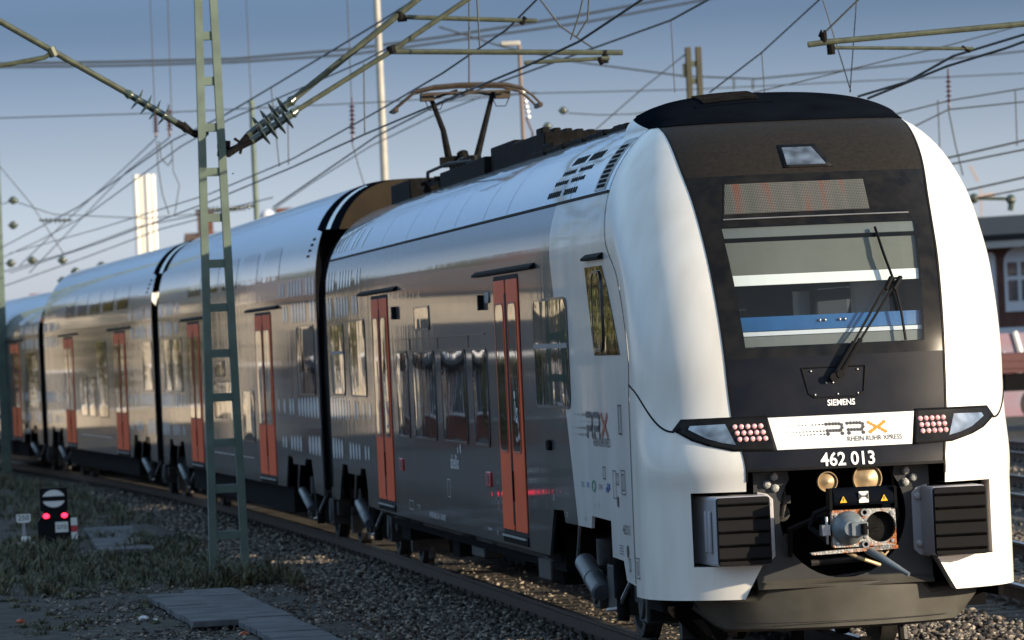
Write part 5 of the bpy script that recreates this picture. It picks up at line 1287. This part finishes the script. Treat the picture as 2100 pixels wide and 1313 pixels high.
# lattice mast at the left edge
YL = 87
lm = at(14, 980, YL); root = empty('catenary_mast', (lm[0], YL, -.3), 0, 'green lattice mast at the left edge beside the last carriage', 'railway mast', 'catenary masts')
def ll(px, py): p = at(px, py, YL); return (p[0]-lm[0], p[1]-YL, p[2]+.3)
q = MB(); q.bar(ll(15,985), ll(-12,300), .24, .16, up=(0,1,0)); q.build('upright', M['mastgreen'], root)
q = MB(); q.bar(ll(-20,985), ll(-30,300), .12, .12, up=(0,1,0)); q.build('upright', M['mastgreen'], root)
q = MB()
for k in range(6): q.bar(ll(-25,985-100*k), ll(22-4.6*k,930-100*k), .05, .05, up=(0,1,0)); q.bar(ll(-25,885-100*k), ll(22-4.6*k,930-100*k), .05, .05, up=(0,1,0))
q.build('diagonal_brace', M['mastgreen'], root)

# ------------------------------------------------------------------ left ground: signal, slabs, weeds
sg = atz(116, 1116, SH); YS = sg[1]
ss = empty('shunting_signal', (sg[0], YS, SH-.08), 0, 'low black shunting signal with two red lights and number 272', 'railway signal')
k_ = (YS+35)/10000
q = MB(); q.prism([(-.19,.10),(.20,.10),(.20,.42),(.12,.56),(-.12,.56),(-.20,.40)], lambda x, z: (x, -.02, z), lambda x, z: (x, .22, z)); q.build('housing', M['black'], ss, bevel=.01)
q = MB(); q.box(-.16,.14,.0,.16,.56,.89); hb = q.build('shape_box', M['black'], ss, bevel=.01)
q = MB(); R_ = .125; c0 = (-.01,.735)
for sgn in (1, -1):
    P = [(c0[0]+R_*math.cos(a), c0[1]+sgn*R_*math.sin(a)) for a in [R(16)+R(148)*i/14 for i in range(15)]]
    q.add([(x, -.004, z) for x, z in P], [tuple(range(15))])
q.build('white_disc', M['signwhite'], hb)
for x in (-.10,.10):
    q = MB(); q.lathe((x, -.02, .49), (x, -1, .49), [(0,.036),(.012,.032),(.018,0)], 16); q.build('red_lamp', M['redlamp'], ss, smooth=True)
    q = MB(); q.tube([(x,-.02,.49),(x,-.05,.49)], .046, 14, cap=False); q.build('lamp_hood', M['black'], ss)
q = MB(); q.box(-.005,.135,-.03,-.022,.25,.40); np_ = q.build('number_plate', M['signwhite'], ss)
q = MB(); V, Fc = text_geo('272', .075, .001, 'CENTER', 1); q.add([(.065+u, -.034, .30+v) for u, v in V], Fc); q.build('lettering', M['textdark'], np_)
for i, (z0, z1, mm_) in enumerate(((.34,.45,'signwhite'),(.25,.335,'red'),(.14,.245,'signwhite'))):
    q = MB(); q.box(.165,.235,-.03,-.022,z0,z1); q.build('marker_plate', M[mm_], ss)
q = MB(); q.box(-.03,.03,.05,.15,-.1,.12); q.build('post', M['dark'], ss)
ss.scale = (1.25, 1.0, .96)
dp = empty('distance_plate', (sg[0]-.44, YS-.1, SH-.08), 0, 'small white plate reading 250 on a short post left of the signal', 'sign')
dp.scale = (1.15, 1, 1.05)
q = MB(); q.prism([(-.085,.06+.34),(-.06,.38),(.06,.38),(.085,.40),(.085,.49),(-.085,.49)], lambda x, z: (x, 0, z), lambda x, z: (x, .01, z)); q.build('plate', M['signwhite'], dp)
q = MB(); V, Fc = text_geo('250', .095, .001, 'CENTER', .95); q.add([(u, -.004, .41+v) for u, v in V], Fc); q.build('lettering', M['textdark'], dp)
q = MB(); q.box(-.02,.02,.012,.04,-.05,.45); q.build('post', M['galv'], dp)
q = MB(); q.box(sg[0]-.54, sg[0]-.30, YS-.25, YS-.05, SH-.08, SH+.05); q.box(sg[0]-.48, sg[0]-.36, YS-.27, YS-.12, SH+.05, SH+.13); tag(q.build('cable_junction_box', M['signwhite'], None, bevel=.015), 'white junction box at the foot of the plate reading 250', 'junction box')

def slab(x0, y0, x1, y1, w, label):
    a = Vector((x0, y0, SH+.02)); b_ = Vector((x1, y1, SH+.02)); d = (b_-a); L = d.length; d.normalize()
    n = max(1, int(L/.5)); r = Vector((d.y, -d.x, 0))
    root = empty('cable_trough', (x0, y0, SH), 0, label, 'cable trough', 'concrete cable troughs')
    for i in range(n):
        p = d*(i*.5)+Vector((0,0,.05+random.uniform(-.006,.006))); off = r*random.uniform(-.012,.012)
        q = MB(); q.bar(p+off+d*.006, p+off+d*.492, w, .06); q.build('trough_lid', M['slab'], root, bevel=.008)
def slabpx(p0, p1, w, label):
    a, b_ = atz(*p0, SH+.04), atz(*p1, SH+.04); slab(a[0], a[1], b_[0], b_[1], w, label)
slabpx((425,1215), (660,1335), .52, 'run of dark concrete trough lids in the bottom foreground, right row')
slabpx((352,1226), (455,1282), .50, 'row of concrete trough lids left of the longer row in the foreground')
slabpx((222,1086), (262,1135), .70, 'pale concrete trough lids just right of the shunting signal')
# litter
for (x, y, s_, lab, mm_) in ((295,1268,.035,'crumpled white plastic scrap on dark earth left of the trough lids','litter'),(318,1271,.02,'smaller white scrap beside the crumpled plastic','litter'),(42,1275,.03,'orange brown scrap on dark earth at the bottom left','xred'),(500,1300,.03,'reddish brick shard beside the trough lids at the bottom','xred')):
    p = atz(x, y, SH+.02); q = MB(); q.ball((p[0],p[1],SH+.02), s_, 10, (1.5,1,.6)); 
    q.v = [(a+random.uniform(-.3,.3)*s_, b_+random.uniform(-.3,.3)*s_, c+random.uniform(-.3,.3)*s_) for a, b_, c in q.v]; tag(q.build('litter_scrap', M[mm_]), lab, 'litter', 'litter on the ground')

def weeds(name, spots, label, m):
    V = []; Fc = []
    for (x, y, h, n, sp) in spots:
        for _ in range(n):
            a = random.uniform(0, 6.28); d = random.uniform(0, sp); bx_, by_ = x+d*math.cos(a), y+d*math.sin(a); hh = h*random.uniform(.35,1); ln = random.uniform(.1,1.3)*hh; a2 = random.uniform(0, 6.28); w = random.uniform(.003,.010)
            dx, dy = math.cos(a2), math.sin(a2); i = len(V); px_, py_ = -dy*w, dx*w
            V += [(bx_-px_, by_-py_, SH-.02), (bx_+px_, by_+py_, SH-.02), (bx_+dx*ln*.45+px_, by_+dy*ln*.45+py_, SH-.02+hh*.65), (bx_+dx*ln*.45-px_, by_+dy*ln*.45-py_, SH-.02+hh*.65), (bx_+dx*ln, by_+dy*ln, SH-.02+hh)]
            Fc += [(i,i+1,i+2,i+3),(i+3,i+2,i+4)]
            if random.random() < .5:                  # small leaves on the stem
                for t in (.4,.6,.8):
                    lx, ly, lz = bx_+dx*ln*.45*t, by_+dy*ln*.45*t, SH-.02+hh*.65*t; a3 = random.uniform(0,6.28); s_ = random.uniform(.012,.03); j = len(V)
                    V += [(lx,ly,lz),(lx+s_*math.cos(a3),ly+s_*math.sin(a3),lz+s_*.5),(lx+1.7*s_*math.cos(a3+.4),ly+1.7*s_*math.sin(a3+.4),lz+.2*s_),(lx+s_*math.cos(a3+.9),ly+s_*math.sin(a3+.9),lz+s_*.2)]; Fc += [(j,j+1,j+2,j+3)]
    me = bpy.data.meshes.new(name); me.from_pydata(V, [], Fc); me.update(); me.materials.append(m); o = bpy.data.objects.new(name, me); col.objects.link(o); return tag(o, label, 'weeds', kind='stuff')
sp = []
for _ in range(1000):
    y = random.uniform(17.2, 34); x = random.uniform(-5.9, -2.9)
    if x > -3.4 and random.random() < .5: continue
    if 25 < y < 33 and -4.5 < x < -4.0 and random.random() < .85: continue
    if x > -3.9 and y < 18.4 and random.random() < .5: continue
    g_ = .5+.5*math.sin(x*5.1+y*1.3)*math.sin(y*2.3-x*2.2)
    if random.random() > .25+.9*g_: continue
    sp.append((x, y, random.uniform(.05,.12)+.24*g_*random.random(), random.choice((14,26,34)), random.uniform(.07,.18)))
for _ in range(90): sp.append((random.uniform(-3.75,-2.6), random.uniform(16.9,18.6), random.uniform(.08,.34), 26, .12))
for _ in range(300):
    y = random.uniform(38, 85); x = random.uniform(-5.2, XC(y)-2.6); sp.append((x, y, random.uniform(.08,.30), 22, .25))
for _ in range(70):
    y = random.uniform(9, 17); x = random.uniform(-5.8, -4.2); sp.append((x, y, random.uniform(.03,.12), 18, .12))
weeds('grass_weeds', sp, 'ragged grass and weeds growing on the trackside earth', M['leaf'])

# ------------------------------------------------------------------ far things seen in the frame
# chimney of bundled white flues
ch = at(303, 540, 900); ct = at(300, 358, 900); root = empty('factory_chimney', (ch[0], 900, -.3), 0, 'tall bundle of white flues standing behind the third carriage', 'chimney')
for i in range(4):
    q = MB(); q.tube([(-1.6+1.08*i, (i % 2)*.5, 0), (-1.6+1.08*i, (i % 2)*.5, ct[2]+.3)], .52, 14); q.build('flue', mat('flue_white', (.72,.70,.64), .5) if i == 0 else bpy.data.materials['flue_white'], root, smooth=True)
q = MB(); q.tube([(-1.1,.9,0),(-1.1,.9,ct[2]-1.5)], .5, 10); q.box(-2.0,-1.3,.5,1.2,0,ct[2]-3); q.build('support_column', M['concrete'], root)
def house(x, y, w, d, h, rh, rz, label, wall, roof, chim=(), nwin=5, floors=2, group='houses round the railway yard', cat='house'):
    root = empty('house', (x, y, -.3), rz, label, cat, group)
    q = MB(); q.add([(-w/2,0,0),(w/2,0,0),(w/2,d,0),(-w/2,d,0),(-w/2,0,h),(w/2,0,h),(w/2,d,h),(-w/2,d,h),(-w/2,d/2,h+rh),(w/2,d/2,h+rh)], [(0,1,5,4),(2,3,7,6),(1,2,6,9,5),(3,0,4,8,7)]); q.build('wall', M[wall], root)
    q = MB(); e_ = .4
    q.add([(-w/2-e_,-e_,h-.15),(w/2+e_,-e_,h-.15),(w/2+e_,d/2,h+rh+.12),(-w/2-e_,d/2,h+rh+.12),(w/2+e_,d+e_,h-.15),(-w/2-e_,d+e_,h-.15)], [(0,1,2,3),(3,2,4,5)]); rf = q.build('roof', M[roof], root, solid=.15)
    for cx_ in chim: q = MB(); q.box(cx_-.45, cx_+.45, d/2-.4, d/2+.4, h+rh-.6, h+rh+1.5); q.box(cx_-.55, cx_+.55, d/2-.5, d/2+.5, h+rh+1.3, h+rh+1.45); q.build('chimney', M['brick'], rf)
    n = 0
    for f in range(floors):
        for i in range(nwin):
            for side in (0, 1):
                if n > 95: break
                z0 = 1.0+f*(h-.4)/floors
                if side == 0:
                    cx_ = -w/2+w*(i+.5)/nwin; q = MB(); q.box(cx_-.7,cx_+.7,-.06,.05,z0-.08,z0+1.6); fr_ = q.build('window', M['trimwhite'], root)
                    q = MB(); q.box(cx_-.6,cx_-.04,-.09,-.05,z0,z0+1.5); q.box(cx_+.04,cx_+.6,-.09,-.05,z0,z0+1.5); q.build('pane', M['winpane'], fr_)
                else:
                    if i >= max(2, int(nwin*d/w)): continue
                    nn = max(2, int(nwin*d/w)); cy_ = d*(i+.5)/nn; q = MB(); q.box(w/2-.05,w/2+.06,cy_-.7,cy_+.7,z0-.08,z0+1.6); fr_ = q.build('window', M['trimwhite'], root)
                    q = MB(); q.box(w/2+.05,w/2+.09,cy_-.6,cy_-.04,z0,z0+1.5); q.box(w/2+.05,w/2+.09,cy_+.04,cy_+.6,z0,z0+1.5); q.build('pane', M['winpane'], fr_)
                n += 1
    return root
# brown roofs behind the last carriage
p = at(48, 650, 210); house(p[0], 210, 5.2, 8, 3.0, 2.0, 0, 'house with brown roof behind the last carriage at the left', 'cream', 'rooftile', (1.0,), 3, 1)
p = at(20, 650, 230); house(p[0]-1.5, 240, 4.5, 8, 3.2, 1.2, 0, 'lower brown-roofed house at the very left edge', 'cream', 'rooftile', (), 3, 1)
# houses whose roofs and chimneys just clear the second carriage
p = at(520, 470, 260); zt_ = at(520, 452, 260)[2]
house(p[0]+.5, 260, 8, 9, zt_-2.6, 2.2, 0, 'house whose roof and chimneys peep over the second carriage', 'cream', 'rooftile', (-3.1, 1.8), 5, 2)
p = at(548, 445, 255); q = MB(); q.tube([(p[0],255,-.3),(p[0],255,p[2])], .45, 12); q.ball((p[0],255,p[2]), .45, 12); tag(q.build('vent_stack', M['trimwhite'], None, smooth='all'), 'white rounded vent stack over the second carriage roof', 'vent stack')
# orange crane, far right
p = at(2011, 395, 700); root = empty('tower_crane', (p[0], 700, -.3), 0, 'faint orange tower crane far behind right of the cab', 'crane')
oc = mat('crane_orange', (.34,.24,.19), .6)
q = MB(); q.bar((0,0,0),(0,0,p[2]+.3+1.0), .18, .18); q.build('tower', oc, root); q = MB(); q.bar((-1.5,0,p[2]-.6),(2,0,p[2]-.2), .9, .8); q.build('jib', oc, root); q = MB(); q.bar((-.3,0,p[2]+2),(-1.5,0,p[2]+4.5), .25, .25); q.build('mast_head', oc, root)

# brick station building at the right
YB = 120.0
bx0 = at(1990, 600, YB)[0]; zr_ = at(2060, 446, YB)[2]; ze = at(2060, 472, YB)[2]
bw_ = 26
TH = -R(51); _p = at(2060, 600, YB)
st = empty('station_building', (_p[0]-7*math.cos(TH), YB-7*math.sin(TH), -.3), TH, 'dark red brick station building with white arched windows right of the cab', 'building')
q = MB(); q.box(0,bw_,0,10,0,ze+.1); q.build('wall', M['brick'], st)
q = MB(); q.add([(-.6,-.8,ze+.05),(bw_+.6,-.8,ze+.05),(bw_+.6,3.5,zr_+.35),(-.6,3.5,zr_+.35),(-.6,11,ze+.05),(bw_+.6,11,ze+.05)], [(0,1,2,3),(3,2,5,4)]); q.build('roof', M['slate'], st, solid=.2)
q = MB(); q.box(-.5,bw_+.5,-.75,-.4,ze-.28,ze+.02); q.build('eaves_gutter', M['rendergrey'], st)
def bxl(px): return 7+(px-2060)/51.0
def bzl(py, px=2060): return at(px, py, YB)[2]+.3
def archwin(cx_, w, z0, z1, k):
    P = [(cx_-w/2, z0), (cx_+w/2, z0)]+[(cx_+w/2*math.cos(a), z1-w/2*.8+w/2*.8*math.sin(a)) for a in [math.pi*i/12 for i in range(13)]]
    q = MB(); q.prism(P, lambda x, z: (x, -.08, z), lambda x, z: (x, .05, z)); f_ = q.build('window', M['trimwhite'], st)
    if k:
        q = MB(); 
        for i in (-1, 1): q.box(cx_+i*w*.22-w*.15, cx_+i*w*.22+w*.15, -.11, -.07, z0+.35, z0+.35+(z1-z0)*.32); q.box(cx_+i*w*.22-w*.15, cx_+i*w*.22+w*.15, -.11, -.07, z0+.45+(z1-z0)*.34, z0+.45+(z1-z0)*.55)
        q.build('pane', M['winpane'], f_)
for i in range(7):
    c0_ = bxl(2096)+(i-2)*2.4
    archwin(c0_, 1.25, bzl(640), bzl(508), True); archwin(c0_-1.2, .42, bzl(680), bzl(516), False)
q = MB(); q.box(-.1,bw_+.1,-.12,-.04,bzl(700)-.1,bzl(650)-.35); q.build('white_band', M['trimwhite'], st)
q = MB(); q.box(-.05,bw_,-.10,-.0,0,.9); q.build('plinth', M['concrete'], st)
q = MB(); q.box(bx0-6, bx0+40, YB-14, YB-9.2, -.3, bzl(800)-.3-.3); tag(q.build('station_platform', M['concretelight']), 'concrete platform in front of the brick station building', 'platform')
# graffitied container on the platform and a red wagon before it
root = empty('graffiti_wall', (at(2072,740,105)[0], 105, -.3), 0, 'pale lilac board wall with pink and white graffiti right of the cab', 'wall')
q = MB(); q.box(-1.1,.55,0,.12,0,bzl(660)-.35); q.build('panel', mat('lilac_board', (.22,.21,.26), .7, color2=(.26,.13,.17), nscale=1.2), root)
q = MB(); 
q.tube([(.15,-.03,2.5),(.3,-.03,1.9),(.22,-.03,1.3),(.35,-.03,.9)], .09, 6); q.tube([(-.5,-.03,1.6),(-.2,-.03,1.9),(-.1,-.03,1.4)], .05, 6); q.build('graffiti', M['signwhite'], root)
root = empty('freight_wagon', (at(2095,800,85)[0]+4, 85, RAILZ), 0, 'low dark red flat wagon on the far tracks right of the cab', 'wagon')
q = MB(); q.box(-5,5,-1.3,1.3,1.25,1.75); q.box(-5,5,-1.32,-1.28,1.35,1.55); q.build('deck', mat('wagon_red', (.10,.03,.03), .6, noise=.3, nscale=1), root, bevel=.03)
q = MB(); q.box(-4.7,4.7,-1.2,1.2,.8,1.22); q.build('frame', M['void'], root)
for x in (-3.8,-2.0,2.0,3.8):
    q = MB(); q.tube([(x,-1.0,.45),(x,-.85,.45)], .45, 20); q.build('wheel', M['bogie'], root)
# far wall of low sheds and yard embankment behind the train on the right
q = MB(); q.grid([[(x, 170+4*math.sin(x*.05), -.3), (x, 172+4*math.sin(x*.05), 1.2+.3*math.sin(x*.21))] for x in range(0, 140, 4)]); tag(q.build('embankment', M['earth'], None, solid=.1), kind='structure')

# ------------------------------------------------------------------ the other side of the yard (left of the frame, mirrored in the train)
house(-13.5, 104, 5.5, 12, 4.6, 1.6, R(1), 'cream rendered signal house nearest the tracks on the left', 'cream', 'rooftile', (-1,), 3, 1)
house(-20.5, 112, 6.5, 14, 5.2, 1.8, R(2), 'brick house beside the cream signal house left of the yard', 'brick', 'rooftile', (-2,), 3, 2)
house(-28, 122, 7.5, 14, 6.0, 2.0, R(2), 'cream house third in the row left of the yard', 'cream', 'rooftile', (2,), 4, 2)
house(-17.5, 158, 8, 16, 6.2, 1.8, R(4), 'long cream goods shed set back behind the first houses', 'cream', 'slate', (), 5, 1)
house(-27, 172, 9, 16, 6.5, 2.5, R(4), 'dark brick house behind the goods shed left of the yard', 'brick', 'rooftile', (-2,), 4, 2)
house(-38, 185, 12, 20, 8.0, 3.0, R(4), 'large cream house with brown roof left of the yard', 'cream', 'rooftile', (3,), 6, 3)
house(-31, 235, 14, 22, 8.0, 3.0, R(6), 'brick house at the far end of the left row', 'brick', 'rooftile', (-4, 4), 6, 3)
house(-11.2, 84, 3.4, 6, 2.4, .8, R(0), 'small brick hut near the left tracks', 'brick', 'slate', (), 2, 1)
def tree(x, y, h, cr_, label, src=[]):
    root = empty('tree', (x, y, -.3), random.uniform(0, 6), label, 'tree', 'trees left of the yard')
    if src:
        for chd in src[0].children: c = chd.copy(); col.objects.link(c); c.parent = root
        s_ = h/9.0; root.scale = (s_, s_, s_); return root
    q = MB(); q.tube([(0,0,0),(.1,.05,2.5),(.0,.1,5.5),(.1,0,8)], [.28,.2,.12,.03], 8)
    for k in range(9):
        a = k*2.4; z = 2.2+.6*k; q.tube([(0,0,z),(1.2*math.cos(a),1.2*math.sin(a),z+.9),(2.2*math.cos(a),2.2*math.sin(a),z+1.2)], [.1,.06,.02], 5)
    q.build('trunk', M['bark'], root, smooth=True)
    V = []; Fc = []
    for _ in range(60):
        a = random.uniform(0,6.28); z = random.uniform(2.2, 8.6); rr_ = cr_*math.sin(min(1,(z-1.2)/5)*1.5)*(1 if z < 6 else max(.2,(9-z)/3))*random.uniform(.3,1); c = (rr_*math.cos(a), rr_*math.sin(a), z)
        for _ in range(75):
            p = [c[i]+random.gauss(0,.42) for i in range(3)]; s_ = random.uniform(.07,.16); u = Vector((random.gauss(0,1),random.gauss(0,1),random.gauss(0,1))).normalized(); w = u.orthogonal().normalized(); i = len(V)
            P = Vector(p); V += [P-u*s_, P+w*s_*.6, P+u*s_, P-w*s_*.6]; Fc.append((i,i+1,i+2,i+3))
    me = bpy.data.meshes.new('crown'); me.from_pydata([tuple(v) for v in V], [], Fc); me.update(); me.materials.append(M['treeleaf']); o = bpy.data.objects.new('crown', me); col.objects.link(o); o.parent = root
    src.append(root); return root
TL = []
spots = [(-15.0,90,4.0),(-17.2,106,6.5),(-24.6,116,7),(-12.5,136,7.5),(-17,142,8.5),(-22.5,148,8.5),(-24,205,10.5),(-30,215,11),(-36,262,12),(-46,270,14),(-56,300,16),(-22,250,11.5),(-12.5,66,3.0),(-17,196,10),(-11.8,97,3.2),(-22.5,109,4.4),(-31,119,6),(-10.5,78,2.4)]
tl = ['bushy tree by the brick hut','tree between brick hut and cream house','smaller tree in front of the cream house','tree behind the nearest cream house','taller tree before the grey shed','tree beyond the grey shed','tree beside the large cream house','tall tree behind the large cream house','tall tree by the far brick house','tree at the back of the far brick house','great tree on the far slope','great tree beyond the row of houses','low tree nearest to the tracks on the left','second low tree near the left tracks','tree far behind the goods shed','small tree before the cream signal house','small tree before the brick house','bushy tree before the third house','shrub-like tree in front of the brick hut']
for (x, y, h), lb in zip(spots, tl): tree(x, y, h, 2.4, lb+', left of the yard', TL)
q = MB(); q.grid([[(x_, y_, -.3+zz_) for x_, y_, zz_ in ((-24-.12*s, 200+s, 0), (-40-.12*s, 210+s, 5), (-70-.12*s, 230+s, 9+2*math.sin(s*.03)))] for s in range(0, 340, 20)]); tag(q.build('hill', M['treeleaf'], None), kind='structure')

print('objects', len(bpy.data.objects))
